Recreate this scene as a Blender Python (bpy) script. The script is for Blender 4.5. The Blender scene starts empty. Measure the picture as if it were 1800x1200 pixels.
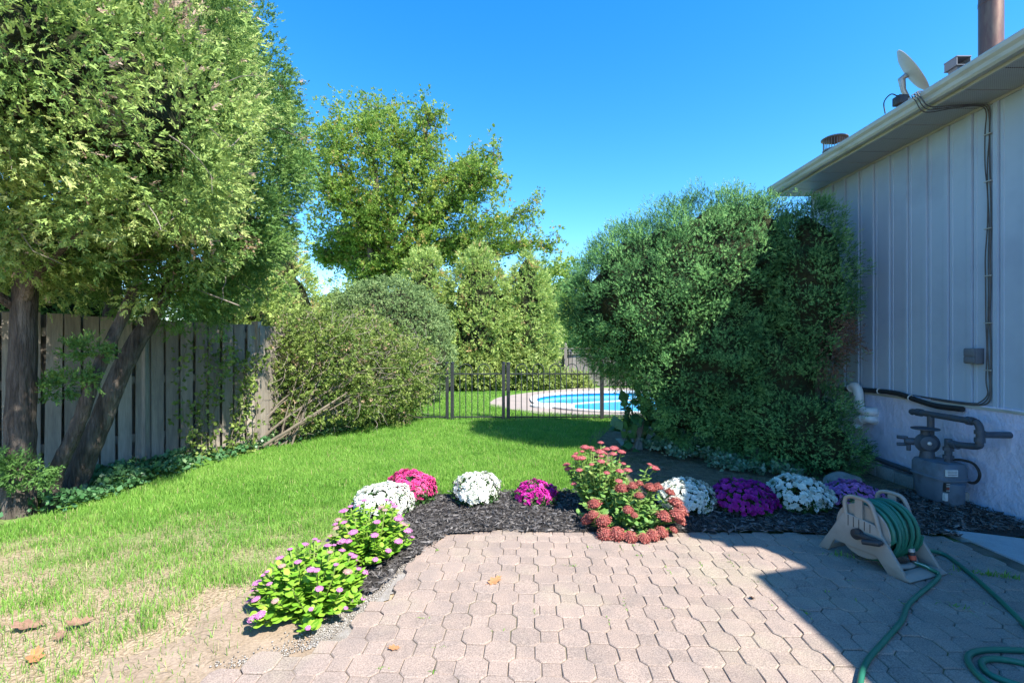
import bpy, bmesh, math, random
import numpy as np
from mathutils import Vector, Matrix

random.seed(11)
rng = np.random.default_rng(11)
SC = bpy.context.scene
COL = SC.collection

# ------------------------------------------------------------------ camera, sky, sun, exposure
H = 1.40
FPX = 830.0            # focal length in pixels of an 1800 px wide picture
cam = bpy.data.cameras.new('camera'); cam_o = bpy.data.objects.new('camera', cam); COL.objects.link(cam_o)
cam_o.location = (0, 0, H); cam_o.rotation_euler = (math.radians(90), 0, 0)
cam.sensor_width = 36; cam.lens = 36 * FPX / 1800; cam.shift_y = 10 / 1800
cam.clip_start = 0.05; cam.clip_end = 2000
SC.camera = cam_o

SUN = Vector((0.63, -0.62, 1.0)).normalized()       # towards the sun
elev = math.asin(SUN.z); azim = math.atan2(SUN.x, SUN.y)
world = bpy.data.worlds.new('World'); SC.world = world; world.use_nodes = True
wn = world.node_tree; wn.nodes.clear()
sky = wn.nodes.new('ShaderNodeTexSky'); sky.sky_type = 'NISHITA'; sky.sun_disc = False
sky.sun_elevation = elev; sky.sun_rotation = azim; sky.air_density = 1.0; sky.dust_density = 0.2; sky.ozone_density = 3.0
hs = wn.nodes.new('ShaderNodeHueSaturation'); hs.inputs['Saturation'].default_value = 1.38
bg = wn.nodes.new('ShaderNodeBackground'); bg.inputs['Strength'].default_value = 0.15
wo = wn.nodes.new('ShaderNodeOutputWorld')
wn.links.new(sky.outputs[0], hs.inputs['Color']); wn.links.new(hs.outputs[0], bg.inputs['Color']); wn.links.new(bg.outputs[0], wo.inputs['Surface'])

sl = bpy.data.lights.new('sun', 'SUN'); sl.energy = 4.9; sl.angle = math.radians(0.55); sl.color = (1.0, 0.95, 0.86)
so = bpy.data.objects.new('sun', sl); COL.objects.link(so); so.rotation_euler = (-SUN).to_track_quat('-Z', 'Y').to_euler()

vs = SC.view_settings; SC.display_settings.display_device = 'sRGB'
vs.view_transform = 'Standard'; vs.look = 'None'; vs.gamma = 1; vs.exposure = 1.36; vs.use_curve_mapping = False
SC.render.engine = 'CYCLES'
SC.cycles.max_bounces = 7; SC.cycles.diffuse_bounces = 4; SC.cycles.transmission_bounces = 4; SC.cycles.glossy_bounces = 2
SC.cycles.sample_clamp_indirect = 6; SC.cycles.caustics_reflective = False; SC.cycles.caustics_refractive = False

# ------------------------------------------------------------------ helpers
def G(x, y):                          # photograph pixel on the ground -> ground point
    d = y - 610.0
    return ((x - 900) * H / d, FPX * H / d)
def W(x, y, X):                       # photograph pixel on the plane at X -> point
    Y = X * FPX / (x - 900.0)
    return (X, Y, H - (y - 610) * Y / FPX)
def D(x, y, Y):                       # photograph pixel at depth Y -> point
    return ((x - 900) * Y / FPX, Y, H - (y - 610) * Y / FPX)

def nodes(name):
    m = bpy.data.materials.new(name); m.use_nodes = True; t = m.node_tree; t.nodes.clear()
    out = t.nodes.new('ShaderNodeOutputMaterial'); return m, t, out
def N(t, kind, **kw):
    n = t.nodes.new(kind)
    for k, v in kw.items(): n.inputs[k].default_value = v
    return n
def rgba(c): return (c[0], c[1], c[2], 1)

def surf(name, c1, c2=None, scale=6.0, rough=0.85, bump=0.0, bscale=60.0, spec=0.3, detail=6, fine=0.0, objrand=0.0,
         stretch=None, metal=0.0, lo=0.35, hi=0.65, c3=None, s3=1.0, bdist=0.01, facetint=0.0):
    """noise-coloured procedural surface in world coordinates"""
    m, t, out = nodes(name); L = t.links.new
    p = N(t, 'ShaderNodeBsdfPrincipled', Roughness=rough, Metallic=metal); p.inputs['Specular IOR Level'].default_value = spec
    geo = t.nodes.new('ShaderNodeNewGeometry'); pos = geo.outputs['Position']
    if stretch:
        mp = t.nodes.new('ShaderNodeMapping'); mp.inputs['Scale'].default_value = stretch; L(pos, mp.inputs['Vector']); pos = mp.outputs[0]
    n1 = N(t, 'ShaderNodeTexNoise', Scale=scale, Detail=detail, Roughness=0.6); L(pos, n1.inputs['Vector'])
    r = t.nodes.new('ShaderNodeValToRGB'); r.color_ramp.elements[0].position = lo; r.color_ramp.elements[1].position = hi
    r.color_ramp.elements[0].color = rgba(c1); r.color_ramp.elements[1].color = rgba(c2 or c1)
    L(n1.outputs['Fac'], r.inputs['Fac']); col = r.outputs['Color']
    if c3:
        n3 = N(t, 'ShaderNodeTexNoise', Scale=s3, Detail=5.0, Roughness=0.65); L(pos, n3.inputs['Vector'])
        mr = N(t, 'ShaderNodeMapRange'); mr.inputs['From Min'].default_value = 0.52; mr.inputs['From Max'].default_value = 0.68
        L(n3.outputs['Fac'], mr.inputs['Value'])
        mx = t.nodes.new('ShaderNodeMix'); mx.data_type = 'RGBA'; L(mr.outputs[0], mx.inputs['Factor']); L(col, mx.inputs['A'])
        mx.inputs['B'].default_value = rgba(c3); col = mx.outputs['Result']
    if fine > 0:
        n2 = N(t, 'ShaderNodeTexNoise', Scale=bscale * 1.7, Detail=3.0); L(pos, n2.inputs['Vector'])
        mr = N(t, 'ShaderNodeMapRange'); mr.inputs['To Min'].default_value = 1 - fine; mr.inputs['To Max'].default_value = 1 + fine
        mr.inputs['From Min'].default_value = 0.3; mr.inputs['From Max'].default_value = 0.7
        L(n2.outputs['Fac'], mr.inputs['Value'])
        vm = t.nodes.new('ShaderNodeVectorMath'); vm.operation = 'SCALE'; L(col, vm.inputs[0]); L(mr.outputs[0], vm.inputs['Scale']); col = vm.outputs[0]
    if objrand > 0:
        oi = t.nodes.new('ShaderNodeObjectInfo')
        mr = N(t, 'ShaderNodeMapRange'); mr.inputs['To Min'].default_value = 1 - objrand; mr.inputs['To Max'].default_value = 1 + objrand
        L(oi.outputs['Random'], mr.inputs['Value'])
        vm = t.nodes.new('ShaderNodeVectorMath'); vm.operation = 'SCALE'; L(col, vm.inputs[0]); L(mr.outputs[0], vm.inputs['Scale']); col = vm.outputs[0]
    L(col, p.inputs['Base Color'])
    if bump > 0:
        nb = N(t, 'ShaderNodeTexNoise', Scale=bscale, Detail=5.0, Roughness=0.6); L(pos, nb.inputs['Vector'])
        b = N(t, 'ShaderNodeBump', Strength=bump, Distance=bdist); L(nb.outputs['Fac'], b.inputs['Height']); L(b.outputs[0], p.inputs['Normal'])
    L(p.outputs[0], out.inputs['Surface'])
    return m

def leafmat(name, stops, transl=0.3, rough=0.5, spec=0.3):
    """foliage: colour by each sprig's own tint (0..1), part of the light passes through"""
    m, t, out = nodes(name); L = t.links.new
    a = t.nodes.new('ShaderNodeAttribute'); a.attribute_name = 'tint'
    r = t.nodes.new('ShaderNodeValToRGB'); cr = r.color_ramp
    while len(cr.elements) < len(stops): cr.elements.new(0.5)
    for e, (p_, c) in zip(cr.elements, stops): e.position = p_; e.color = rgba(c)
    L(a.outputs['Fac'], r.inputs['Fac'])
    p = N(t, 'ShaderNodeBsdfPrincipled', Roughness=rough); p.inputs['Specular IOR Level'].default_value = spec
    L(r.outputs[0], p.inputs['Base Color'])
    tr = t.nodes.new('ShaderNodeBsdfTranslucent'); L(r.outputs[0], tr.inputs['Color'])
    mx = t.nodes.new('ShaderNodeMixShader'); mx.inputs[0].default_value = transl
    L(p.outputs[0], mx.inputs[1]); L(tr.outputs[0], mx.inputs[2]); L(mx.outputs[0], out.inputs['Surface'])
    return m

def setp(o, label=None, cat=None, group=None, kind=None):
    if label: o['label'] = label
    if cat: o['category'] = cat
    if group: o['group'] = group
    if kind: o['kind'] = kind
    return o

def link(name, me, mat=None, parent=None, kind=None):
    o = bpy.data.objects.new(name, me); COL.objects.link(o)
    if mat and not me.materials: me.materials.append(mat)
    if parent is not None:
        o.parent = parent
        o.matrix_parent_inverse = Matrix.Translation(-parent.location)
    if kind: o['kind'] = kind
    return o

def thing(name, label, cat, loc, group=None):
    o = bpy.data.objects.new(name, None); COL.objects.link(o); o.location = loc; o.empty_display_size = 0.1
    return setp(o, label, cat, group)

def np_mesh(name, V, F, tint=None, smooth=False):
    me = bpy.data.meshes.new(name); V = np.ascontiguousarray(V, dtype=np.float32); F = np.ascontiguousarray(F, dtype=np.int32)
    k = F.shape[1]
    me.vertices.add(len(V)); me.vertices.foreach_set('co', V.ravel())
    me.loops.add(F.size); me.loops.foreach_set('vertex_index', F.ravel())
    me.polygons.add(len(F)); me.polygons.foreach_set('loop_start', np.arange(len(F), dtype=np.int32) * k)
    if tint is not None:
        a = me.attributes.new('tint', 'FLOAT', 'POINT'); a.data.foreach_set('value', np.ascontiguousarray(tint, dtype=np.float32))
    me.update(calc_edges=True)
    if smooth: me.polygons.foreach_set('use_smooth', np.ones(len(F), dtype=bool))
    return me

def unit(a): return a / np.maximum(np.linalg.norm(a, axis=-1, keepdims=True), 1e-9)

def scatter(T, P, Dr, S, tint, side=None):
    """copies of templates T [(V,F)] at P, local z along Dr, scaled by S -> V, F, tint arrays"""
    n = len(P); which = rng.integers(0, len(T), n); Vs, Fs, Ts = [], [], []; base = 0
    z = unit(Dr); r = rng.normal(size=(n, 3)) if side is None else side
    x = unit(r - (r * z).sum(1, keepdims=True) * z); y = np.cross(z, x)
    for k, (tv, tf) in enumerate(T):
        i = np.where(which == k)[0]
        if len(i) == 0: continue
        s = np.asarray(S)[i][:, None, None]
        v = P[i][:, None, :] + s * (tv[None, :, 0:1] * x[i][:, None, :] + tv[None, :, 1:2] * y[i][:, None, :] + tv[None, :, 2:3] * z[i][:, None, :])
        f = tf[None] + (np.arange(len(i)) * len(tv))[:, None, None] + base
        Vs.append(v.reshape(-1, 3)); Fs.append(f.reshape(-1, tf.shape[1])); Ts.append(np.repeat(np.asarray(tint)[i], len(tv))); base += len(i) * len(tv)
    return np.concatenate(Vs), np.concatenate(Fs), np.concatenate(Ts)

class MB:
    """collects boxes, tubes and lathes; build() links them as ONE mesh object"""
    def __init__(s): s.v = []; s.f = []
    def add(s, V, F):
        b = len(s.v); s.v += [tuple(map(float, p)) for p in V]; s.f += [tuple(int(i) + b for i in q) for q in F]; return s
    def box(s, x0, x1, y0, y1, z0, z1):
        V = [(x, y, z) for z in (z0, z1) for y in (y0, y1) for x in (x0, x1)]
        return s.add(V, [(0, 2, 3, 1), (4, 5, 7, 6), (0, 1, 5, 4), (2, 6, 7, 3), (0, 4, 6, 2), (1, 3, 7, 5)])
    def tube(s, pts, r, seg=8, cap=True, flat=1.0):
        P = [Vector(p) for p in pts]; n = len(P); R = [r] * n if np.isscalar(r) else list(r)
        t0 = (P[1] - P[0]).normalized(); a = Vector((0, 0, 1)) if abs(t0.z) < 0.9 else Vector((1, 0, 0))
        u = (a - t0 * a.dot(t0)).normalized(); V = []; F = []
        for i in range(n):
            t = (P[min(i + 1, n - 1)] - P[max(i - 1, 0)]).normalized(); u = (u - t * u.dot(t)).normalized(); w = t.cross(u)
            for k in range(seg):
                a = 2 * math.pi * k / seg; V.append(P[i] + (u * math.cos(a) * flat + w * math.sin(a)) * R[i])
        for i in range(n - 1):
            for k in range(seg):
                k2 = (k + 1) % seg; F.append((i * seg + k, i * seg + k2, (i + 1) * seg + k2, (i + 1) * seg + k))
        if cap: F.append(tuple(range(seg))[::-1]); F.append(tuple((n - 1) * seg + k for k in range(seg)))
        return s.add(V, F)
    def lathe(s, prof, o, axis=(0, 0, 1), seg=20):
        """prof: [(radius, along)] about axis through o"""
        z = Vector(axis).normalized(); a = Vector((0, 0, 1)) if abs(z.z) < 0.9 else Vector((1, 0, 0))
        x = (a - z * a.dot(z)).normalized(); y = z.cross(x); o = Vector(o); V = []; F = []
        for (r, h) in prof:
            for k in range(seg):
                a = 2 * math.pi * k / seg; V.append(o + z * h + (x * math.cos(a) + y * math.sin(a)) * max(r, 1e-4))
        for i in range(len(prof) - 1):
            for k in range(seg):
                k2 = (k + 1) % seg; F.append((i * seg + k, i * seg + k2, (i + 1) * seg + k2, (i + 1) * seg + k))
        F.append(tuple(range(seg))[::-1]); F.append(tuple((len(prof) - 1) * seg + k for k in range(seg)))
        return s.add(V, F)
    def prism(s, poly, fn, t0, t1):
        """poly [(a,b)] extruded from t0 to t1, fn(a,b,t) -> point"""
        n = len(poly); V = [fn(a, b, t0) for a, b in poly] + [fn(a, b, t1) for a, b in poly]
        F = [tuple(range(n))[::-1], tuple(range(n, 2 * n))] + [(i, (i + 1) % n, n + (i + 1) % n, n + i) for i in range(n)]
        return s.add(V, F)
    def mesh(s, name, smooth=False, fix=True):
        me = bpy.data.meshes.new(name); me.from_pydata(s.v, [], s.f); me.update()
        if fix:
            bm = bmesh.new(); bm.from_mesh(me); bmesh.ops.recalc_face_normals(bm, faces=bm.faces); bm.to_mesh(me); bm.free()
        if smooth:
            me.polygons.foreach_set('use_smooth', np.ones(len(me.polygons), dtype=bool)); me.set_sharp_from_angle(angle=math.radians(40))
        return me
    def build(s, name, mat, parent=None, smooth=False, kind=None):
        return link(name, s.mesh(name, smooth), mat, parent, kind)

def bevel(o, w=0.004, seg=2):
    me = o.data; bm = bmesh.new(); bm.from_mesh(me); bmesh.ops.remove_doubles(bm, verts=bm.verts, dist=1e-5)
    ed = [e for e in bm.edges if len(e.link_faces) == 2 and e.calc_face_angle(0) > 0.5]
    bmesh.ops.bevel(bm, geom=ed, offset=w, segments=seg, affect='EDGES', profile=0.5, clamp_overlap=True)
    bm.to_mesh(me); bm.free(); me.polygons.foreach_set('use_smooth', np.ones(len(me.polygons), dtype=bool)); me.set_sharp_from_angle(angle=math.radians(35)); return o

def spline(pts, n=8):
    P = [Vector(p) for p in pts]; P = [2 * P[0] - P[1]] + P + [2 * P[-1] - P[-2]]; out = []
    for i in range(1, len(P) - 2):
        a, b, c, d = P[i - 1:i + 3]
        for k in range(n):
            t = k / n; out.append(0.5 * ((2 * b) + (c - a) * t + (2 * a - 5 * b + 4 * c - d) * t * t + (3 * b - 3 * c + d - a) * t ** 3))
    out.append(P[-2]); return out

def holed(name, outer, inner, z, mat, kind=None, parent=None):
    """flat sheet with an outer outline and holes"""
    bm = bmesh.new()
    for loop in [outer] + inner:
        vs_ = [bm.verts.new((p[0], p[1], z)) for p in loop]
        for i in range(len(vs_)): bm.edges.new((vs_[i], vs_[(i + 1) % len(vs_)]))
    bmesh.ops.triangle_fill(bm, edges=bm.edges[:], use_beauty=True, normal=(0, 0, 1))
    for f in bm.faces:
        f.normal_update()
        if f.normal.z < 0: f.normal_flip()
    me = bpy.data.meshes.new(name); bm.to_mesh(me); bm.free()
    return link(name, me, mat, parent, kind)

_g = rng.random((64, 64))
def vnoise(x, y, s):
    x = np.asarray(x) * s + 100; y = np.asarray(y) * s + 100; i = np.floor(x).astype(int); j = np.floor(y).astype(int); fx = x - i; fy = y - j
    fx = fx * fx * (3 - 2 * fx); fy = fy * fy * (3 - 2 * fy); g = lambda a, b: _g[a % 64, b % 64]
    return (g(i, j) * (1 - fx) + g(i + 1, j) * fx) * (1 - fy) + (g(i, j + 1) * (1 - fx) + g(i + 1, j + 1) * fx) * fy
def inpoly(x, y, poly):
    x = np.asarray(x); y = np.asarray(y); c = np.zeros(x.shape, bool); n = len(poly)
    for i in range(n):
        (x0, y0), (x1, y1) = poly[i], poly[(i + 1) % n]
        if y0 == y1: continue
        c ^= ((y0 > y) != (y1 > y)) & (x < (x1 - x0) * (y - y0) / (y1 - y0) + x0)
    return c

# ------------------------------------------------------------------ materials
M = {}
M['lawn_soil'] = surf('lawn_soil', (0.34, 0.25, 0.16), (0.24, 0.18, 0.11), 5, 0.95, 0.6, 40, 0.1, fine=0.25, c3=(0.40, 0.31, 0.21), s3=1.6)
M['mulch_base'] = surf('mulch_base', (0.030, 0.026, 0.024), (0.055, 0.048, 0.044), 30, 0.9, 0.9, 70, 0.25, fine=0.4, bdist=0.03)
M['bare_soil'] = surf('bare_soil', (0.13, 0.10, 0.07), (0.21, 0.17, 0.115), 9, 0.95, 0.8, 60, 0.1, fine=0.35, c3=(0.09, 0.10, 0.045), s3=2.2, bdist=0.02)
M['gravel'] = surf('gravel', (0.33, 0.305, 0.28), (0.24, 0.215, 0.19), 22, 0.9, 0.7, 150, 0.2, fine=0.4, c3=(0.20, 0.17, 0.13), s3=3.0)
M['paver'] = surf('paver', (0.310, 0.238, 0.196), (0.245, 0.196, 0.168), 7.0, 0.92, 0.6, 110, 0.15, fine=0.34, objrand=0.075, c3=(0.305, 0.255, 0.195), s3=1.1, bdist=0.004)
M['joint_sand'] = surf('joint_sand', (0.20, 0.165, 0.13), (0.085, 0.07, 0.057), 5, 0.95, 0.5, 150, 0.1, fine=0.3, c3=(0.10, 0.11, 0.04), s3=2.7)
M['sand'] = surf('sand', (0.32, 0.245, 0.18), (0.245, 0.185, 0.13), 6, 0.95, 0.4, 60, 0.1, fine=0.2, c3=(0.27, 0.205, 0.15), s3=2.0)
M['slab'] = surf('slab', (0.42, 0.42, 0.43), (0.36, 0.36, 0.37), 5, 0.85, 0.3, 90, 0.2, fine=0.12, c3=(0.36, 0.34, 0.31), s3=3)
M['stucco'] = surf('stucco', (0.56, 0.60, 0.76), (0.50, 0.54, 0.70), 3, 0.7, 1.0, 13, 0.35, fine=0.03, c3=(0.44, 0.475, 0.60), s3=1.8, bdist=0.022, stretch=(1, 1.0, 0.8))
M['siding'] = surf('siding', (0.355, 0.46, 0.57), (0.32, 0.42, 0.53), 1.2, 0.5, 0.04, 8, 0.35, objrand=0.02, c3=(0.285, 0.37, 0.48), s3=0.9)
M['trim'] = surf('trim', (0.44, 0.47, 0.44), (0.36, 0.39, 0.37), 2.2, 0.45, 0.0, 8, 0.4, c3=(0.28, 0.30, 0.26), s3=4, stretch=(1, .5, 3))
M['soffit_edge'] = surf('soffit_edge', (0.12, 0.12, 0.12))
M['shingle'] = surf('shingle', (0.10, 0.09, 0.085), (0.15, 0.14, 0.13), 12, 0.95, 0.6, 60, 0.1, fine=0.3)
M['fencewood'] = surf('fencewood', (0.30, 0.26, 0.21), (0.20, 0.175, 0.145), 3.0, 0.85, 0.35, 9, 0.2, fine=0.12, objrand=0.16, stretch=(6, 6, 0.6), c3=(0.30, 0.265, 0.22), s3=1.1, bdist=0.006)
M['greywood'] = surf('greywood', (0.24, 0.215, 0.19), (0.17, 0.155, 0.14), 3, 0.9, 0.2, 9, 0.2, objrand=0.12, stretch=(5, 5, 0.6))
M['bark'] = surf('bark', (0.14, 0.115, 0.095), (0.065, 0.054, 0.046), 5, 0.95, 1.0, 10, 0.1, fine=0.3, stretch=(4, 4, 0.55), bdist=0.05, c3=(0.20, 0.17, 0.145), s3=1.4)
M['twig'] = surf('twig', (0.30, 0.26, 0.22), (0.20, 0.17, 0.14), 8, 0.9)
M['greenstem'] = surf('greenstem', (0.16, 0.24, 0.05), (0.22, 0.28, 0.08), 8, 0.7)
M['palestem'] = surf('palestem', (0.19, 0.155, 0.115), (0.13, 0.11, 0.085), 8, 0.9)
M['darkstem'] = surf('darkstem', (0.075, 0.06, 0.05), (0.12, 0.10, 0.085), 2, 0.9)
M['iron'] = surf('iron', (0.018, 0.020, 0.022), (0.03, 0.032, 0.035), 6, 0.45, spec=0.5)
M['pvc'] = surf('pvc', (0.72, 0.72, 0.71), (0.62, 0.62, 0.61), 5, 0.4, spec=0.5)
M['blackrubber'] = surf('blackrubber', (0.014, 0.014, 0.015), (0.025, 0.025, 0.026), 12, 0.6, spec=0.4)
M['cable'] = surf('cable', (0.055, 0.055, 0.057), (0.09, 0.09, 0.09), 12, 0.6)
M['metergrey'] = surf('metergrey', (0.12, 0.16, 0.21), (0.095, 0.13, 0.17), 7, 0.55, 0.12, 40, 0.4, c3=(0.075, 0.09, 0.11), s3=5)
M['pipegrey'] = surf('pipegrey', (0.055, 0.075, 0.10), (0.04, 0.055, 0.075), 10, 0.55, 0.12, 60, 0.4, c3=(0.07, 0.06, 0.055), s3=9)
M['boxgrey'] = surf('boxgrey', (0.13, 0.15, 0.18), (0.11, 0.13, 0.155), 9, 0.5)
M['labelwhite'] = surf('labelwhite', (0.68, 0.68, 0.67), (0.55, 0.55, 0.54), 30, 0.5)
M['labelblack'] = surf('labelblack', (0.03, 0.028, 0.026), (0.05, 0.045, 0.04), 30, 0.5)
M['copper'] = surf('copper', (0.20, 0.105, 0.08), (0.12, 0.065, 0.055), 3, 0.4, metal=0.5, stretch=(2, 2, 0.5), c3=(0.27, 0.18, 0.12), s3=2)
M['ventmetal'] = surf('ventmetal', (0.16, 0.13, 0.12), (0.26, 0.22, 0.20), 8, 0.5, metal=0.5)
M['galv'] = surf('galv', (0.45, 0.46, 0.47), (0.35, 0.36, 0.37), 12, 0.45, metal=0.5)
M['dish'] = surf('dish', (0.46, 0.46, 0.46), (0.42, 0.42, 0.42), 5, 0.5)
M['darkplastic'] = surf('darkplastic', (0.03, 0.03, 0.032), (0.045, 0.045, 0.048), 9, 0.5)
M['reelplastic'] = surf('reelplastic', (0.30, 0.27, 0.235), (0.26, 0.235, 0.21), 6, 0.5, 0.06, 50, 0.4, c3=(0.22, 0.20, 0.175), s3=5)
M['hosegreen'] = surf('hosegreen', (0.022, 0.155, 0.095), (0.018, 0.125, 0.08), 5, 0.4, spec=0.5)
M['hosestripe'] = surf('hosestripe', (0.55, 0.60, 0.52))
M['orange'] = surf('orange', (0.60, 0.10, 0.055), None, 5, 0.45)
M['rock'] = surf('rock', (0.33, 0.31, 0.29), (0.20, 0.19, 0.18), 7, 0.9, 0.7, 14, 0.2, fine=0.2, bdist=0.04)
M['concrete'] = surf('concrete', (0.33, 0.32, 0.30), (0.24, 0.23, 0.215), 6, 0.9, 0.4, 40, 0.2, fine=0.15, bdist=0.01)
M['deck'] = surf('deck', (0.33, 0.275, 0.24), (0.28, 0.24, 0.215), 2.0, 0.9, 0.2, 60, 0.2, fine=0.1)
M['coping'] = surf('coping', (0.52, 0.515, 0.50), (0.46, 0.455, 0.45), 4, 0.6)
M['liner'] = surf('liner', (0.05, 0.30, 0.55), (0.04, 0.26, 0.50), 3, 0.4)
M['fallen'] = surf('fallen', (0.42, 0.19, 0.085), (0.30, 0.14, 0.06), 40, 0.7, 0.3, 90)
M['fallen_brown'] = surf('fallen_brown', (0.28, 0.165, 0.11), (0.20, 0.115, 0.075), 30, 0.8, 0.3, 90)
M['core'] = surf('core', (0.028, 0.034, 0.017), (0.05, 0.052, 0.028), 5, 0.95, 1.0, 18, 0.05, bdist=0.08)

# water: opaque surface, the pool's blue set as its base colour
m, t, out = nodes('water'); L = t.links.new
p = N(t, 'ShaderNodeBsdfPrincipled', Roughness=0.12); p.inputs['Base Color'].default_value = (0.002, 0.34, 0.68, 1); p.inputs['Specular IOR Level'].default_value = 0.08
geo = t.nodes.new('ShaderNodeNewGeometry'); nb = N(t, 'ShaderNodeTexNoise', Scale=2.5, Detail=2.0); L(geo.outputs['Position'], nb.inputs['Vector'])
b = N(t, 'ShaderNodeBump', Strength=0.12, Distance=0.03); L(nb.outputs['Fac'], b.inputs['Height']); L(b.outputs[0], p.inputs['Normal']); L(p.outputs[0], out.inputs['Surface'])
M['water'] = m

# perforated soffit: rows of tiny dark holes across pale metal
m, t, out = nodes('soffit'); L = t.links.new
p = N(t, 'ShaderNodeBsdfPrincipled', Roughness=0.5); p.inputs['Base Color'].default_value = (0.55, 0.56, 0.55, 1)
geo = t.nodes.new('ShaderNodeNewGeometry'); mp = t.nodes.new('ShaderNodeMapping'); mp.inputs['Scale'].default_value = (62, 62, 0); L(geo.outputs['Position'], mp.inputs['Vector'])
fr = t.nodes.new('ShaderNodeVectorMath'); fr.operation = 'FRACTION'; L(mp.outputs[0], fr.inputs[0])
ds = t.nodes.new('ShaderNodeVectorMath'); ds.operation = 'DISTANCE'; L(fr.outputs[0], ds.inputs[0]); ds.inputs[1].default_value = (0.5, 0.5, 0)
lt = t.nodes.new('ShaderNodeMath'); lt.operation = 'LESS_THAN'; L(ds.outputs['Value'], lt.inputs[0]); lt.inputs[1].default_value = 0.26
mx = t.nodes.new('ShaderNodeMix'); mx.data_type = 'RGBA'; L(lt.outputs[0], mx.inputs['Factor']); mx.inputs['A'].default_value = (0.36, 0.38, 0.38, 1); mx.inputs['B'].default_value = (0.17, 0.18, 0.18, 1)
L(mx.outputs['Result'], p.inputs['Base Color']); L(p.outputs[0], out.inputs['Surface']); M['soffit'] = m

GR = leafmat('grass_blades', [(0, (0.085, 0.21, 0.028)), (0.45, (0.165, 0.345, 0.05)), (0.8, (0.27, 0.45, 0.085)), (0.93, (0.36, 0.44, 0.14)), (1, (0.48, 0.40, 0.22))], 0.32, 0.5, 0.2)
CED = leafmat('cedar_leaf', [(0, (0.10, 0.19, 0.05)), (0.45, (0.26, 0.38, 0.10)), (0.86, (0.45, 0.55, 0.17)), (0.93, (0.44, 0.40, 0.22)), (1, (0.52, 0.37, 0.28))], 0.32, 0.6, 0.15)
CED2 = leafmat('dark_cedar_leaf', [(0, (0.075, 0.17, 0.04)), (0.6, (0.145, 0.27, 0.065)), (0.93, (0.23, 0.34, 0.09)), (1, (0.34, 0.25, 0.15))], 0.25, 0.6, 0.2)
YCED = leafmat('yellow_cedar_leaf', [(0, (0.215, 0.321, 0.074)), (0.6, (0.354, 0.470, 0.123)), (0.9, (0.478, 0.560, 0.182)), (1, (0.593, 0.412, 0.198))], 0.3, 0.6, 0.2)
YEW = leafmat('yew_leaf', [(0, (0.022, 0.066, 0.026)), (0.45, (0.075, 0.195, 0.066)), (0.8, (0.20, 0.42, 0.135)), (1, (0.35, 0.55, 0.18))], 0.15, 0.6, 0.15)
YEWD = leafmat('dead_yew_leaf', [(0, (0.15, 0.09, 0.065)), (1, (0.28, 0.175, 0.125))], 0.1, 0.8, 0.1)
DEC = leafmat('tree_leaf', [(0, (0.095, 0.19, 0.035)), (0.5, (0.22, 0.35, 0.06)), (0.85, (0.37, 0.48, 0.10)), (1, (0.46, 0.38, 0.12))], 0.45, 0.5, 0.2)
DOM = leafmat('greygreen_leaf', [(0, (0.10, 0.165, 0.055)), (0.6, (0.20, 0.295, 0.105)), (1, (0.33, 0.42, 0.17))], 0.2, 0.6, 0.2)
SHR = leafmat('shrub_leaf', [(0, (0.085, 0.15, 0.03)), (0.6, (0.19, 0.27, 0.06)), (0.9, (0.31, 0.38, 0.10)), (1, (0.45, 0.33, 0.20))], 0.35, 0.5, 0.25)
IVY = leafmat('ivy_leaf', [(0, (0.05, 0.15, 0.05)), (0.7, (0.10, 0.22, 0.085)), (1, (0.24, 0.32, 0.15))], 0.2, 0.4, 0.4)
VAR = leafmat('variegated_leaf', [(0, (0.08, 0.19, 0.09)), (0.55, (0.17, 0.29, 0.16)), (1, (0.42, 0.48, 0.33))], 0.2, 0.5, 0.3)
SED = leafmat('sedum_leaf', [(0, (0.12, 0.30, 0.022)), (0.6, (0.23, 0.43, 0.04)), (1, (0.36, 0.52, 0.075))], 0.25, 0.5, 0.25)
SED2 = leafmat('blue_sedum_leaf', [(0, (0.11, 0.25, 0.055)), (0.6, (0.20, 0.34, 0.085)), (1, (0.31, 0.42, 0.13))], 0.25, 0.4, 0.4)
MUML = leafmat('mum_leaf', [(0, (0.03, 0.085, 0.022)), (1, (0.08, 0.17, 0.04))], 0.2, 0.5, 0.3)
CHIP = leafmat('bark_chips', [(0, (0.035, 0.032, 0.030)), (0.5, (0.105, 0.096, 0.092)), (0.9, (0.20, 0.185, 0.175)), (1, (0.30, 0.26, 0.22))], 0.0, 0.6, 0.3)
STRAW = leafmat('straw', [(0, (0.18, 0.14, 0.08)), (1, (0.36, 0.29, 0.18))], 0.1, 0.8, 0.1)
def bloom(name, a, b_, c): return leafmat(name, [(0, a), (0.6, b_), (1, c)], 0.2, 0.55, 0.25)
BW = bloom('white_petal', (0.62, 0.64, 0.52), (0.78, 0.79, 0.72), (0.84, 0.84, 0.74))
BP = bloom('pink_petal', (0.50, 0.03, 0.17), (0.66, 0.06, 0.25), (0.72, 0.16, 0.28))
BM = bloom('magenta_petal', (0.42, 0.012, 0.22), (0.56, 0.02, 0.31), (0.62, 0.06, 0.36))
BU = bloom('purple_petal', (0.25, 0.012, 0.20), (0.34, 0.02, 0.27), (0.42, 0.05, 0.34))
BL = bloom('lavender_petal', (0.38, 0.14, 0.40), (0.48, 0.20, 0.50), (0.57, 0.28, 0.57))
HPK = bloom('pink_floret', (0.52, 0.16, 0.40), (0.66, 0.26, 0.52), (0.74, 0.40, 0.60))
HSP = bloom('fading_floret', (0.48, 0.27, 0.26), (0.58, 0.36, 0.33), (0.55, 0.44, 0.28))
HRS = bloom('rose_floret', (0.44, 0.10, 0.11), (0.56, 0.16, 0.17), (0.62, 0.26, 0.24))
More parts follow.
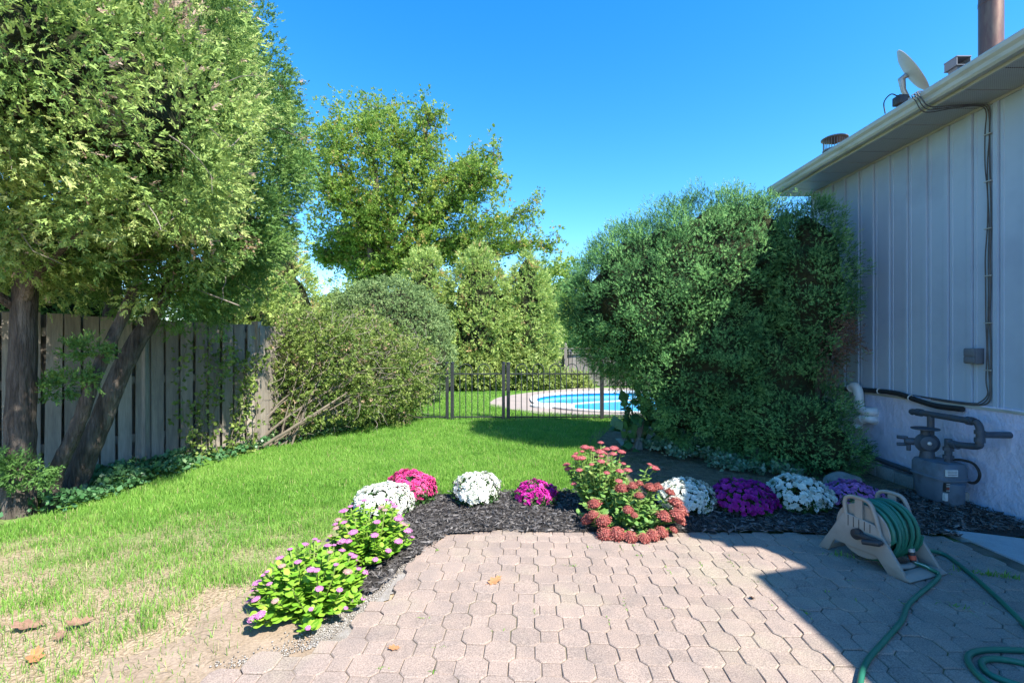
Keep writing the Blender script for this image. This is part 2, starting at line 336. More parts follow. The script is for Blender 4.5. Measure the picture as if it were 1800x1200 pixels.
HRD = bloom('red_floret', (0.24, 0.06, 0.05), (0.38, 0.10, 0.085), (0.45, 0.19, 0.14))

# ------------------------------------------------------------------ ground and its pieces
def superell(cx, cy, rx, ry, e, n=48):
    P = []
    for k in range(n):
        a = 2 * math.pi * k / n; c, s_ = math.cos(a), math.sin(a)
        P.append((cx + rx * math.copysign(abs(c) ** (2 / e), c), cy + ry * math.copysign(abs(s_) ** (2 / e), s_)))
    return P
POOL = superell(4.05, 12.25, 3.45, 2.40, 2.6)
m, t, out = nodes('lawn_ground'); L = t.links.new          # green turf that thins to dry soil near the camera on the left
p = N(t, 'ShaderNodeBsdfPrincipled', Roughness=0.95); p.inputs['Specular IOR Level'].default_value = 0.1
geo = t.nodes.new('ShaderNodeNewGeometry'); sx = t.nodes.new('ShaderNodeSeparateXYZ'); L(geo.outputs['Position'], sx.inputs[0])
n1 = N(t, 'ShaderNodeTexNoise', Scale=2.2, Detail=5.0); L(geo.outputs['Position'], n1.inputs['Vector'])
ma = t.nodes.new('ShaderNodeMath'); ma.operation = 'MULTIPLY_ADD'; L(n1.outputs['Fac'], ma.inputs[0]); ma.inputs[1].default_value = 2.4; L(sx.outputs['Y'], ma.inputs[2])
mr = N(t, 'ShaderNodeMapRange'); mr.inputs['From Min'].default_value = 3.9; mr.inputs['From Max'].default_value = 5.3; L(ma.outputs[0], mr.inputs['Value'])
n2 = N(t, 'ShaderNodeTexNoise', Scale=55.0, Detail=4.0); L(geo.outputs['Position'], n2.inputs['Vector'])
ra = t.nodes.new('ShaderNodeValToRGB'); ra.color_ramp.elements[0].color = (0.22, 0.155, 0.095, 1); ra.color_ramp.elements[1].color = (0.42, 0.33, 0.225, 1)
ra.color_ramp.elements[0].position = 0.3; ra.color_ramp.elements[1].position = 0.65; L(n2.outputs['Fac'], ra.inputs['Fac'])
rb = t.nodes.new('ShaderNodeValToRGB'); rb.color_ramp.elements[0].color = (0.06, 0.135, 0.02, 1); rb.color_ramp.elements[1].color = (0.135, 0.27, 0.04, 1)
rb.color_ramp.elements[0].position = 0.3; rb.color_ramp.elements[1].position = 0.7; L(n2.outputs['Fac'], rb.inputs['Fac'])
mx = t.nodes.new('ShaderNodeMix'); mx.data_type = 'RGBA'; L(mr.outputs[0], mx.inputs['Factor']); L(ra.outputs[0], mx.inputs['A']); L(rb.outputs[0], mx.inputs['B'])
L(mx.outputs['Result'], p.inputs['Base Color']); b = N(t, 'ShaderNodeBump', Strength=0.8, Distance=0.02); L(n2.outputs['Fac'], b.inputs['Height']); L(b.outputs[0], p.inputs['Normal'])
L(p.outputs[0], out.inputs['Surface']); M['lawn_ground'] = m

holed('ground', [(-600, -600), (600, -600), (600, 900), (-600, 900)], [POOL], 0.0, M['lawn_ground'], 'structure')

# patio frame: rows run slightly towards the camera on the right
TH = math.radians(2.2); RX = Vector((math.cos(TH), -math.sin(TH), 0)); RY = Vector((math.sin(TH), math.cos(TH), 0)); PO = Vector((0.0, 3.575, 0))
def patio_left(Y):                    # left edge of the paving, stepping outwards near the camera
    for y0, x0, y1, x1 in ((3.6, -0.56, 3.0, -0.70), (3.0, -0.70, 2.45, -0.80), (2.45, -0.80, 2.2, -0.92), (2.2, -0.92, 1.98, -1.28), (1.98, -1.28, -1, -1.6)):
        if Y >= y1: return x0 + (x1 - x0) * (y0 - Y) / (y0 - y1)
    return -1.6
PT = 0.03                            # height of the paver tops
def jag(poly, amp=0.03, step=0.12, seed=3):
    r = random.Random(seed); out = []
    for i in range(len(poly)):
        a, b_ = Vector(poly[i]), Vector(poly[(i + 1) % len(poly)]); n = max(1, int((b_ - a).length / step))
        for k in range(n):
            p_ = a.lerp(b_, k / n); out.append((p_.x + r.uniform(-amp, amp), p_.y + r.uniform(-amp, amp)))
    return out
SOIL = jag([(1.15, 4.3), (4.02, 4.2), (4.02, 8.6), (1.9, 9.0), (1.15, 7.2), (1.05, 5.6)], 0.06, 0.25)
holed('bare_soil_ground', SOIL, [], 0.004, M['bare_soil'], 'structure')
GRAV = jag([(-0.60, 3.2), (-0.68, 2.6), (-0.76, 2.2), (-0.88, 2.15), (-0.96, 2.3), (-0.95, 2.7), (-0.90, 3.1)], 0.03, 0.035, 5)
holed('gravel_ground', GRAV, [], 0.008, M['gravel'], 'structure')
SAND = jag([(-0.72, 2.55), (-0.72, 1.2), (-2.0, 1.2), (-1.75, 1.8), (-1.8, 2.1), (-1.55, 2.3), (-1.62, 2.5), (-1.4, 2.85), (-1.0, 2.7)], 0.035, 0.09, 8)
holed('sandy_ground', SAND, [], 0.005, M['sand'], 'structure')
MUL = jag([(-0.78, 2.62), (-0.45, 3.45), (0.0, 3.5), (4.02, 3.38), (4.02, 4.55), (3.1, 4.45), (1.2, 4.42), (0.2, 4.46), (-0.4, 4.44), (-0.98, 4.42), (-1.33, 4.1), (-1.24, 3.4), (-1.16, 2.75), (-1.0, 2.55)], 0.025, 0.09, 7)
# mulch bed: a low mound that settles to the lawn at its rim
bm = bmesh.new(); nx, ny = 110, 46; idx = {}
for j in range(ny + 1):
    for i in range(nx + 1):
        x = -1.45 + 5.5 * i / nx; y = 2.4 + 2.2 * j / ny
        if inpoly(np.array([x]), np.array([y]), MUL)[0]:
            idx[i, j] = bm.verts.new((x, y, 0.016 + 0.018 * vnoise(x, y, 7) + 0.02 * vnoise(x + 9, y, 2)))
for j in range(ny):
    for i in range(nx):
        q = [(i, j), (i + 1, j), (i + 1, j + 1), (i, j + 1)]
        if all(k in idx for k in q): bm.faces.new([idx[k] for k in q])
me = bpy.data.meshes.new('mulch_bed_ground'); bm.to_mesh(me); bm.free()
link('mulch_bed_ground', me, M['mulch_base'], None, 'structure')
SB = 3.24
# loose grit where the bed runs out beside the pavers
PEB = np.array([(.5, 0, 0), (0, .5, 0), (-.5, 0, 0), (0, -.5, 0), (.1, .05, .38), (0, 0, -.3)]), np.array([(0, 1, 4), (1, 2, 4), (2, 3, 4), (3, 0, 4), (1, 0, 5), (2, 1, 5), (3, 2, 5), (0, 3, 5)])
n = 2600; y = rng.uniform(2.05, 3.1, n); x = np.array([patio_left(v) for v in y]) - np.abs(rng.normal(0, .11, n)) + .03; d = rng.normal(size=(n, 3)); d[:, 2] += 1.5
V, F, tt = scatter([PEB], np.stack([x, y, np.full(n, .012)], 1), d, rng.uniform(.003, .013, n), rng.random(n))
GRIT = leafmat('grit_stone', [(0, (0.18, 0.15, 0.12)), (0.6, (0.30, 0.275, 0.245)), (1, (0.42, 0.40, 0.37))], 0.0, 0.85, 0.15)
setp(link('loose_grit', np_mesh('loose_grit', V, F, tt), GRIT), 'loose grey grit along the left edge of the pavers', 'gravel', kind='stuff')
# shredded bark lying on the bed
def strip_tpl(bend, w=0.10):
    V = np.array([(-w / 2, 0, -.5), (w / 2, 0, -.5), (w / 2 * .8, bend, 0), (-w / 2 * .8, bend, 0), (w / 4, 0, .5)], float)
    return V, np.array([(0, 1, 2), (0, 2, 3), (3, 2, 4)])
n = 40000; x = rng.uniform(-1.4, 4.0, n); y = rng.uniform(2.5, 4.5, n); k = inpoly(x, y, MUL) & (rng.random(n) < 0.93)
k &= ~((x > SB) & (y < 3.5))
x, y = x[k], y[k]; n = len(x); z = 0.022 + 0.018 * vnoise(x, y, 7) + 0.02 * vnoise(x + 9, y, 2) + rng.uniform(0, 0.016, n)
dr = np.stack([rng.normal(size=n), rng.normal(size=n), rng.normal(size=n) * 0.28], 1)
V, F, tt = scatter([strip_tpl(b_, w) for b_, w in ((.06, .12), (-.05, .2), (.1, .09), (.02, .26))], np.stack([x, y, z], 1), dr, rng.uniform(0.014, 0.06, n), rng.beta(1.6, 2.2, n))
o = link('shredded_bark_mulch', np_mesh('shredded_bark_mulch', V, F, tt), CHIP); setp(o, 'dark shredded bark mulch covering the flower bed', 'mulch', kind='stuff')

# ------------------------------------------------------------------ patio of octagon and square pavers
patio_out = [(patio_left(y_) + 0.16, y_) for y_ in np.linspace(3.5, 0.6, 24)] + [(4.0, 0.6), (4.0, 3.3)]
patio = holed('patio_paving', patio_out, [], PT - 0.0055, M['joint_sand'], 'structure')
PER, LO, SQ = 0.229, 0.1430, 0.0860
def paver_mesh(name, pts, rnd, k):
    """pts: outline; chamfered top edge, worn unevenly"""
    r = random.Random(k); n = len(pts); g = 0.0018; V = []
    def ring(ins, z): 
        out = []
        for (a, b_) in pts:
            l = math.hypot(a, b_); s_ = (l - g - ins) / l; out.append((a * s_ + r.uniform(-rnd, rnd), b_ * s_ + r.uniform(-rnd, rnd), z + r.uniform(-.0004, .0004)))
        return out
    V = ring(0, -0.05) + ring(0, -0.004) + ring(0.0045, 0.0)
    F = [(i + j * n, (i + 1) % n + j * n, (i + 1) % n + (j + 1) * n, i + (j + 1) * n) for j in (0, 1) for i in range(n)] + [tuple(range(2 * n, 3 * n))]
    me = bpy.data.meshes.new(name); me.from_pydata(V, [], F); me.update(); me.materials.append(M['paver']); return me
h_, s_ = LO / 2, SQ / 2
OCT = [(h_, -s_), (h_, s_), (s_, h_), (-s_, h_), (-h_, s_), (-h_, -s_), (-s_, -h_), (s_, -h_)]
SQR = [(s_, -s_), (s_, s_), (-s_, s_), (-s_, -s_)]
octs = [paver_mesh('octagon_paver', OCT, 0.0012, k) for k in range(6)]; sqs = [paver_mesh('square_paver', SQR, 0.001, k) for k in range(6)]
extra = MB(); R = random.Random(4)
for j in range(0, -27, -1):
    for i in range(-9, 20):
        for kind in (0, 1):
            a = (i + (0.5 if j % 2 else 0.0) + 0.5 * kind) * PER; b_ = (j - 0.5) * PER / 2 - 0.012
            c = PO + RX * a + RY * b_
            if c.x < patio_left(c.y) + (0.03 if kind else 0.05) or c.x > 3.93 or (c.x > SB - 0.07 and c.y > 0.5): continue
            if kind == 0 and j == 0: pass
            me = R.choice(sqs if kind else octs); rot = R.choice((0, 1, 2, 3)) * math.pi / 2 - TH + R.uniform(-.012, .012); z = PT + R.uniform(-.0025, .0025)
            tilt = (R.gauss(0, .006), R.gauss(0, .006), rot)
            vis = c.y > 1.85 and abs(c.x) / c.y < 1.14
            if vis:
                o = bpy.data.objects.new('square_paver' if kind else 'octagon_paver', me); COL.objects.link(o); o.parent = patio
                o.location = (c.x + R.uniform(-.001, .001), c.y + R.uniform(-.001, .001), z); o.rotation_euler = tilt
            else:
                mt = Matrix.LocRotScale(Vector((c.x, c.y, z)), Matrix.Rotation(rot, 3, 'Z'), None)
                extra.add([mt @ v.co for v in me.vertices], [tuple(f.vertices) for f in me.polygons])
link('paver_field', extra.mesh('paver_field', fix=False), M['paver'], patio, 'stuff')

# weathered concrete slab between patio and house
sl_o = MB().prism(jag([(SB, 0.6), (3.86, 0.6), (3.86, 3.28), (3.55, 3.42), (SB, 3.55)], 0.006, 0.3, 2), lambda a, b_, t_: (a, b_, t_), -0.03, 0.036).build('concrete_strip_pavement', M['slab'], None, kind='structure')

# ------------------------------------------------------------------ house
XW = 4.05; ZS = 3.47; ZB = 0.90; YN, YF = -9.0, 6.42
house = thing('house', 'single storey house with pale vertical metal siding and white stucco foundation', 'house', (XW + 3.5, -1.3, 0))
MB().box(XW + 0.02, XW + 8, YN, YF, 0, ZS).build('wall', M['siding'], house)
f = MB().box(XW - 0.012, XW + 7.9, YN - .01, YF + .012, -0.3, ZB).build('foundation', M['stucco'], house)
PW = 0.226
pr = [(0, .0), (0, .014), (.003, .028), (.040, .028), (.046, .014), (.185, .014), (.188, .018), (.196, .018), (.199, .014), (PW - .008, .014), (PW - .008, 0)]
mbp = MB().prism(pr, lambda a, b_, t_: (-b_, a, t_), 0, ZS - ZB + 0.012); pm_ = mbp.mesh('siding_panel'); pm_.materials.append(M['siding'])
k = 0; y = YF - 0.004
while y > -2.2:
    y -= PW
    o = bpy.data.objects.new('siding_panel', pm_); COL.objects.link(o); o.parent = house; o.matrix_parent_inverse = Matrix.Translation(-house.location)
    o.location = (XW + 0.02, y, ZB - 0.012)
MB().box(XW - 0.022, XW - 0.0125, -2.2, YF, ZB - 0.034, ZB - 0.013).build('starter_strip', M['trim'], house)
# soffit boards, fascia, gutter
XF, XG = 3.645, 3.515
YR = 1.20                                                   # near end of the main eave, out of view, where the shadow-shaping notch starts
sm = MB().box(XF + 0.002, XW + 0.018, 0.006, 0.294, 0, 0.008).mesh('soffit_panel'); sm.materials.append(M['soffit'])
y = YF + 0.08 - 0.3
while y > YR - 0.1:
    o = bpy.data.objects.new('soffit_panel', sm); COL.objects.link(o); o.parent = house; o.matrix_parent_inverse = Matrix.Translation(-house.location); o.location = (0, y, ZS); y -= 0.3
MB().box(XF + 0.002, XW + 0.018, YR, YF + 0.08, ZS + 0.0085, ZS + 0.02).build('soffit_backing', M['soffit_edge'], house)
MB().box(XW - 0.012, XW + 0.001, YR, YF, ZS - 0.022, ZS - 0.001).build('soffit_channel', M['trim'], house)
MB().box(XF - 0.02, XF, YR, YF + 0.08, ZS - 0.006, ZS + 0.15).build('fascia', M['trim'], house)
gp = [(XF - .022, ZS + .135), (XF - .022, ZS + .018), (XG + .045, ZS + .012), (XG + .03, ZS + .03), (XG + .024, ZS + .058), (XG + .004, ZS + .082), (XG, ZS + .112), (XG + .004, ZS + .124),
      (XG + .014, ZS + .124), (XG + .014, ZS + .114), (XG + .008, ZS + .108), (XG + .012, ZS + .086), (XG + .032, ZS + .060), (XG + .036, ZS + .034), (XG + .05, ZS + .018), (XF - .026, ZS + .022), (XF - .026, ZS + .135)]
gut = MB().prism(gp, lambda a, b_, t_: (a, t_, b_), YR, YF + 0.09).build('gutter', M['trim'], house)
MB().prism([(XF - .022, ZS + .133), (XF - .022, ZS + .02), (XG + .048, ZS + .014), (XG + .033, ZS + .031), (XG + .027, ZS + .06), (XG + .007, ZS + .084), (XG + .003, ZS + .112)], lambda a, b_, t_: (a, t_, b_), YF + 0.0905, YF + 0.094).build('end_cap', M['trim'], gut)
y = YF - 0.3
while y > YR:
    MB().box(XG + 0.005, XF - .02, y, y + 0.02, ZS + 0.118, ZS + 0.1235).build('hanger', M['galv'], gut); y -= 0.75
# roof: low slope; unseen near edge notched to shape the sunlight on the patio
PIT = 0.30
def rz(x): return ZS + 0.128 + (x - XF) * PIT
def roof_piece(pts, name, par=house):
    V = [(x_, y_, rz(x_)) for x_, y_ in pts] + [(x_, y_, rz(x_) + 0.03) for x_, y_ in pts]; n = len(pts)
    return MB().add(V, [tuple(range(n)), tuple(range(n, 2 * n))] + [(i, (i + 1) % n, n + (i + 1) % n, n + i) for i in range(n)]).build(name, M['shingle'], par)
XRD = XW + 3.6
roof = roof_piece([(XRD, YF + 0.12), (XF - 0.05, YF + 0.12), (XF - 0.05, YR), (3.89, 1.05), (4.02, .95), (4.12, .80), (4.19, .62), (3.74, .60), (3.74, YN), (XRD, YN)], 'roof')
MB().add([(XRD, YN, rz(XRD)), (XRD, YF + .12, rz(XRD)), (XW + 8, YF + .12, rz(XRD) - .9), (XW + 8, YN, rz(XRD) - .9)], [(0, 1, 2, 3)]).build('rear_roof', M['shingle'], house)
MB().box(3.76, XW + 0.01, YN, .58, ZS, ZS + 0.13).build('unseen_near_eave', M['trim'], house)  # unseen eave under the near roof, set for its patio shadow
# chimney flue, vents (they go with the roof)
c = D(1742, 60, 5.0); ch = MB().lathe([(0.1, 0), (0.1, 1.05), (0.103, 1.052), (0.103, 1.09), (0.1, 1.092), (0.1, 2.3), (0.15, 2.32), (0.15, 2.5), (0.02, 2.6)], (c[0], c[1], rz(c[0]) - .05), seg=28).build('chimney', M['copper'], roof, True)
c = W(1467, 262, 4.18); zb = rz(4.18)
v = MB().lathe([(0.085, 0), (0.085, c[2] - zb + .02)], (4.18, c[1], zb - .02), seg=20).build('vent_pipe', M['ventmetal'], roof, True)
MB().lathe([(0.02, 0.115), (0.13, 0.165), (0.152, 0.172), (0.152, 0.182), (0.13, 0.195), (0.02, 0.21)], (4.18, c[1], c[2] - 0.05), seg=28).build('vent_cap', M['ventmetal'], v, True)
mb = MB()
for k in range(26):
    a = 2 * math.pi * k / 26; q = (4.18 + .125 * math.cos(a), c[1] + .125 * math.sin(a))
    mb.tube([(q[0], q[1], c[2] - .03), (q[0], q[1], c[2] + .118)], .004, 4)
mb.lathe([(.13, 0), (.135, 0), (.135, .02), (.13, .02)], (4.18, c[1], c[2] - .03), seg=26)
mb.build('vent_screen', M['ventmetal'], v)
c = D(1683, 113, 4.9); zb = rz(c[0]); mb = MB(); mb.box(c[0] - .05, c[0] + .05, c[1] - .05, c[1] + .05, zb - .02, c[2] - .05)
mb.box(c[0] - .075, c[0] + .075, c[1] - .075, c[1] + .075, c[2] - .05, c[2] - .045); mb.box(c[0] - .075, c[0] + .075, c[1] - .075, c[1] + .075, c[2] + .035, c[2] + .045)
mb.box(c[0] - .073, c[0] - .066, c[1] - .07, c[1] + .07, c[2] - .0445, c[2] + .0345); mb.box(c[0] + .066, c[0] + .073, c[1] - .07, c[1] + .07, c[2] - .0445, c[2] + .0345)
mb.build('box_vent', M['boxgrey'], roof)

# satellite dish seen almost edge on
ds_c = Vector(D(1596, 131, 5.0)); ds_n = Vector((0.80, -0.74, 0.60)).normalized()
dish = thing('satellite_dish', 'grey satellite dish seen edge on above the gutter', 'satellite dish', (ds_c.x + .12, ds_c.y, rz(ds_c.x + .12)))
pf = [(0.02, 0.0), (0.12, 0.008), (0.2, 0.024), (0.262, 0.045), (0.268, 0.05), (0.268, 0.044), (0.2, 0.014), (0.1, -0.004), (0.02, -0.008)]
MB().lathe(pf, ds_c, ds_n, 36).build('reflector', M['dish'], dish, True)
bk = ds_c - ds_n * 0.06
MB().tube([ds_c - ds_n * .01, bk, bk + Vector((0.02, 0, -.12)), (ds_c.x + .12, ds_c.y, rz(ds_c.x + .12) - .01)], [.03, .035, .024, .024], 10).build('mast', M['galv'], dish, True)
q = Vector(D(1582, 178, 4.95)); o = MB().box(q.x - .045, q.x + .045, q.y - .05, q.y + .05, q.z - .04, q.z + .05).build('feed_box', M['darkplastic'], dish); bevel(o, .008)
MB().tube(spline([ds_c - Vector((0, 0, .24)), ds_c + Vector((-.06, -.02, -.27)), q + Vector((-.03, 0, .05))], 6), .014, 8).build('feed_arm', M['darkplastic'], dish, True)
MB().tube(spline([q + Vector((-.02, 0, .05)), Vector(D(1566, 166, 4.95)), Vector(D(1554, 180, 4.95)), Vector(D(1556, 200, 4.95))], 8), .006, 6).build('lead', M['blackrubber'], dish, True)

# things on the house wall ------------------------------------------------
cabs = thing('coaxial_cable_run', 'black cables looped over the gutter and stapled down the siding', 'cable', (XW, 3.95, ZB))
for k, dy in enumerate((0.0, 0.016, 0.034)):
    g0 = 4.02 + dy + .01 * k
    y_w = 3.985 + dy * 0.8
    top = [(XF - .01, g0 + .10, ZS + .16), (XG - .012, g0 + .06, ZS + .135), (XG - .014, g0 + .02, ZS + .06), (XG + .05, g0, ZS - .025 - .01 * k), (XF + .12, y_w + .02, ZS - .02 - .006 * k), (XW - .09, y_w + .005, ZS - .02), (XW - .022, y_w, ZS - .05 - .01 * k)]
    rr = random.Random(k); body = [(XW - .012 - .004 * k, y_w + rr.uniform(-.012, .012), z_) for z_ in np.linspace(ZS - .25, 1.12, 9)]
    end = [(XW - .014, y_w - .005, 1.0), (XW - .016, y_w + .02 + .02 * k, 0.925), (XW - .02, y_w + .12, 0.895 + .008 * k), (XW - .026, y_w + .3, .893 + .008 * k), (XW - .026, y_w + .55 + .1 * k, .90 + .01 * k)]
    MB().tube(spline(top + body + end, 6), 0.0045 if k else .0055, 6).build('cable', M['cable'], cabs, True)
for z_ in np.linspace(3.2, 1.2, 6): MB().box(XW - .026, XW - .002, 3.975, 4.03, z_, z_ + .008).build('staple', M['trim'], cabs)

bx = W(1712, 625, XW - .03); ob = thing('wall_outlet_box', 'small grey covered outlet box screwed to the siding', 'outlet box', (XW, bx[1], bx[2] - .07))
o = MB().box(XW - .065, XW + .01, bx[1] - .055, bx[1] + .055, bx[2] - .07, bx[2] + .065).build('housing', M['boxgrey'], ob); bevel(o, .006)
o = MB().box(XW - .075, XW - .0655, bx[1] - .05, bx[1] + .05, bx[2] - .005, bx[2] + .06).build('flap', M['boxgrey'], ob); bevel(o, .003)
o = MB().box(XW - .075, XW - .0655, bx[1] - .05, bx[1] + .05, bx[2] - .063, bx[2] - .01).build('flap', M['boxgrey'], ob); bevel(o, .003)

# two white vent elbows
def elbow(pts, r, name, label):
    t_ = thing(name, label, 'vent pipe', pts[-1]); P = spline(pts, 7)
    MB().tube(P, r, 16, cap=False).build('pipe', M['pvc'], t_, True)
    MB().tube(P[:3], r * .8, 16).build('bore', M['cable'], t_, True)
    n_ = len(P)
    for a in (0, n_ // 2 - 1, n_ - 5): MB().tube([P[a], P[a].lerp(P[a + 1], .6) if a + 1 < n_ else P[a]], r * 1.14, 16).build('collar', M['pvc'], t_, True)
Xp = XW - .10
elbow([W(1497, 683, Xp), W(1503, 679, Xp), W(1509, 690, Xp), W(1510, 712, Xp), W(1518, 722, Xp), W(1533, 724, XW - .06), (XW + .02, W(1533, 724, XW)[1] - .05, W(1533, 724, XW)[2])], .048, 'upper_vent_elbow', 'upper white plastic vent pipe curving up from the stucco')
elbow([W(1507, 750, Xp), W(1509, 741, Xp), W(1518, 736, Xp), W(1532, 737, XW - .06), (XW + .02, W(1532, 737, XW)[1] - .05, W(1532, 737, XW)[2])], .046, 'lower_vent_elbow', 'lower white plastic vent elbow turned down beside the yew')

# insulated line along the foot of the siding, conduit along the ground
ls = thing('insulated_pipe', 'thick black insulated pipe sagging along the foot of the siding', 'pipe', W(1640, 706, XW - .05))
pp = [W(1440, 681, XW - .04), W(1500, 684, XW - .04), W(1545, 687, XW - .045), W(1580, 692, XW - .05), W(1612, 703, XW - .055), W(1645, 713, XW - .06), W(1692, 719, XW - .05)]
MB().tube(spline(pp, 8), .026, 10).build('sleeve', M['blackrubber'], ls, True)
for a in (0.35, 0.62):
    P = spline(pp, 8); i = int(a * (len(P) - 1)); MB().tube([P[i], P[i].lerp(P[i + 1], .35)], .031, 10).build('tie', M['pvc'], ls)
lg = thing('ledge_blocks', 'row of old concrete ledge blocks at the foot of the stucco', 'ledge', (XW - .08, 4.7, 0))
for k in range(5): o = MB().box(XW - .11, XW - .013, 4.16 + .24 * k, 4.393 + .24 * k, -.05, .12 + .006 * (k % 2)).build('block', M['concrete'], lg); bevel(o, .012)
cd = thing('ground_conduit', 'dark grey conduit lying along the ledge towards the meter', 'conduit', (XW - .09, 4.7, .13))
MB().tube([(XW - .05, 5.5, .20), (XW - .06, 5.1, .175), (XW - .08, 4.55, .16), (XW - .13, 4.18, .12)], .026, 12).build('pipe', M['pipegrey'], cd, True)
MB().tube([(XW - .07, 4.64, .165), (XW - .07, 4.62, .225)], .02, 10).build('stub', M['blackrubber'], cd)

# gas meter
XM = 3.80
gm = thing('gas_meter', 'grey gas meter with regulator and pipe loop on the stucco wall', 'gas meter', (XM, 4.15, 0.05))
def WM(x, y, X=XM): return Vector(W(x, y, X))
mc = WM(1650, 845); yc = mc.y
# body: rounded tapering tin case with a seam flange
def caseloop(sx, sy, z, n=28, e=4.0): return [(a, b_, z) for a, b_ in superell(XM, yc, sx, sy, e, n)]
def loft(loops):
    n = len(loops[0]); V = [p_ for l in loops for p_ in l]; F = [(i + j * n, (i + 1) % n + j * n, (i + 1) % n + (j + 1) * n, i + (j + 1) * n) for j in range(len(loops) - 1) for i in range(n)]
    return MB().add(V, F + [tuple(range(n))[::-1], tuple(range((len(loops) - 1) * n, len(loops) * n))])
loft([caseloop(.07, .10, .035), caseloop(.105, .145, .055), caseloop(.118, .16, .12), caseloop(.13, .178, .255)]).build('case', M['metergrey'], gm, True)
loft([caseloop(.142, .190, .2555), caseloop(.142, .190, .268), caseloop(.135, .182, .272), caseloop(.133, .180, .36), caseloop(.12, .165, .392), caseloop(.09, .13, .402)]).build('cover', M['metergrey'], gm, True)
MB().lathe([(.075, 0), (.08, .01), (.08, .19), (.06, .2)], (XM, yc - .135, .04), seg=20).build('bellows_bulge', M['metergrey'], gm, True)
fy = yc - .1815                                                   # camera-facing side of the case
def plate(name, xa, xb, za, zb_, mat, off=0.0): return MB().box(xa, xb, yc - .1905 + .0 - off, yc - .176, za, zb_).build(name, mat, gm)
pl = plate('index_plate', XM - .105, XM - .01, .30, .355, M['labelwhite'], .003)
for k in range(3): MB().box(XM - .098, XM - .017, yc - .1955, yc - .1938, .341 - .014 * k, .3445 - .014 * k).build('print_line', M['labelblack'], pl)
pb = MB().box(XM - .10, XM - .02, yc - .176, yc - .150, .165, .24).build('warning_plate', M['labelblack'], gm)
for k in range(4): MB().box(XM - .094, XM - .026, yc - .1785, yc - .1762, .228 - .018 * k, .233 - .018 * k).build('print_line', M['labelwhite' if k != 2 else 'orange'], pb)
MB().box(XM - .095, XM - .01, yc - .168, yc - .140, .085, .15).build('blank_sticker', M['labelwhite'], gm)
pr_ = .027
A, B, Cc, Dd = WM(1612, 724), WM(1715, 741), WM(1722, 752), WM(1722, 776); E, Fp = WM(1716, 784), WM(1672, 780)
MB().tube(spline([A + Vector((0, .06, -.01)), A, B + Vector((0, .06, 0)), B, Cc, Dd, E, Fp], 6), pr_, 14).build('pipe_loop', M['pipegrey'], gm, True)
for q0, q1 in ((A, A + Vector((0, -.05, 0))), (B + Vector((0, .07, 0)), B + Vector((0, .03, 0))), (Cc + Vector((0, 0, -.02)), Cc + Vector((0, 0, -.05))), (Dd + Vector((0, 0, .03)), Dd + Vector((0, 0, -.005))), (Fp + Vector((0, -.06, 0)), Fp + Vector((0, -.02, 0)))):
    MB().tube([q0, q1], pr_ * 1.3, 14).build('coupling', M['pipegrey'], gm, True)
tee = (Cc + Dd) / 2; MB().tube([tee, tee + Vector((XW - XM + .02, -.01, 0))], pr_ * .95, 14).build('wall_stub', M['pipegrey'], gm, True)
v0 = WM(1636, 730); v1 = WM(1636, 795); MB().tube([v0, (v0.x, v0.y, .47)], pr_, 14).build('riser', M['pipegrey'], gm, True)
w0 = WM(1667, 775); MB().tube([(w0.x, w0.y, w0.z + .02), (w0.x, w0.y, .39)], pr_, 14).build('riser', M['pipegrey'], gm, True)
for z_ in (.43, .50): MB().lathe([(.04, 0), (.04, .03)], (w0.x, w0.y, z_), seg=6).build('union_nut', M['pipegrey'], gm, True)
MB().tube([Fp, w0 + Vector((0, 0, .0))], pr_, 14).build('pipe_link', M['pipegrey'], gm, True)
rc = Vector((v0.x - .05, v0.y - .02, .535))
MB().lathe([(.02, -.07), (.062, -.055), (.074, -.02), (.092, -.008), (.092, .008), (.074, .02), (.06, .05), (.02, .06)], rc, (-.45, -.9, .1), 24).build('regulator', M['pipegrey'], gm, True)
MB().lathe([(.016, 0), (.016, .018), (.01, .02)], rc + Vector((-.45, -.9, .1)).normalized() * .055, (-.45, -.9, .1), 12).build('regulator_nut', M['galv'], gm, True)
MB().lathe([(.10, 0), (.105, .004), (.105, .012), (.09, .016), (.03, .017)], (rc.x, rc.y + .02, .655), seg=24).build('flange', M['pipegrey'], gm, True)
MB().tube([(rc.x, rc.y + .02, .655), (rc.x, rc.y + .02, .53)], .035, 12).build('regulator_neck', M['pipegrey'], gm, True)
MB().tube([rc + Vector((-.03, .05, 0)), rc + Vector((-.12, .10, .0))], [.035, .03], 10).build('vent_body', M['pipegrey'], gm, True)
for dz_ in (.028, -.028): MB().tube([rc + Vector((-.10, .09, dz_)), rc + Vector((-.17, .125, dz_ * 1.2))], .016, 8).build('prong', M['pipegrey'], gm, True)
MB().tube([rc + Vector((-.10, .08, -.03)), rc + Vector((-.10, .08, -.085))], .017, 8).build('vent_spout', M['pipegrey'], gm, True)
MB().tube([(rc.x + .01, rc.y + .01, .395), (rc.x + .01, rc.y + .01, .50)], [.06, .045], 14).build('base_boss', M['pipegrey'], gm, True)
hp = [WM(1674, 807, 3.86), WM(1696, 809, 3.92), WM(1713, 816, 3.94), WM(1722, 832, 3.94), WM(1718, 845, 3.94), WM(1706, 848, 3.92), WM(1690, 836, 3.86)]
MB().tube(spline(hp, 8), .011, 8).build('vent_hose', M['blackrubber'], gm, True)

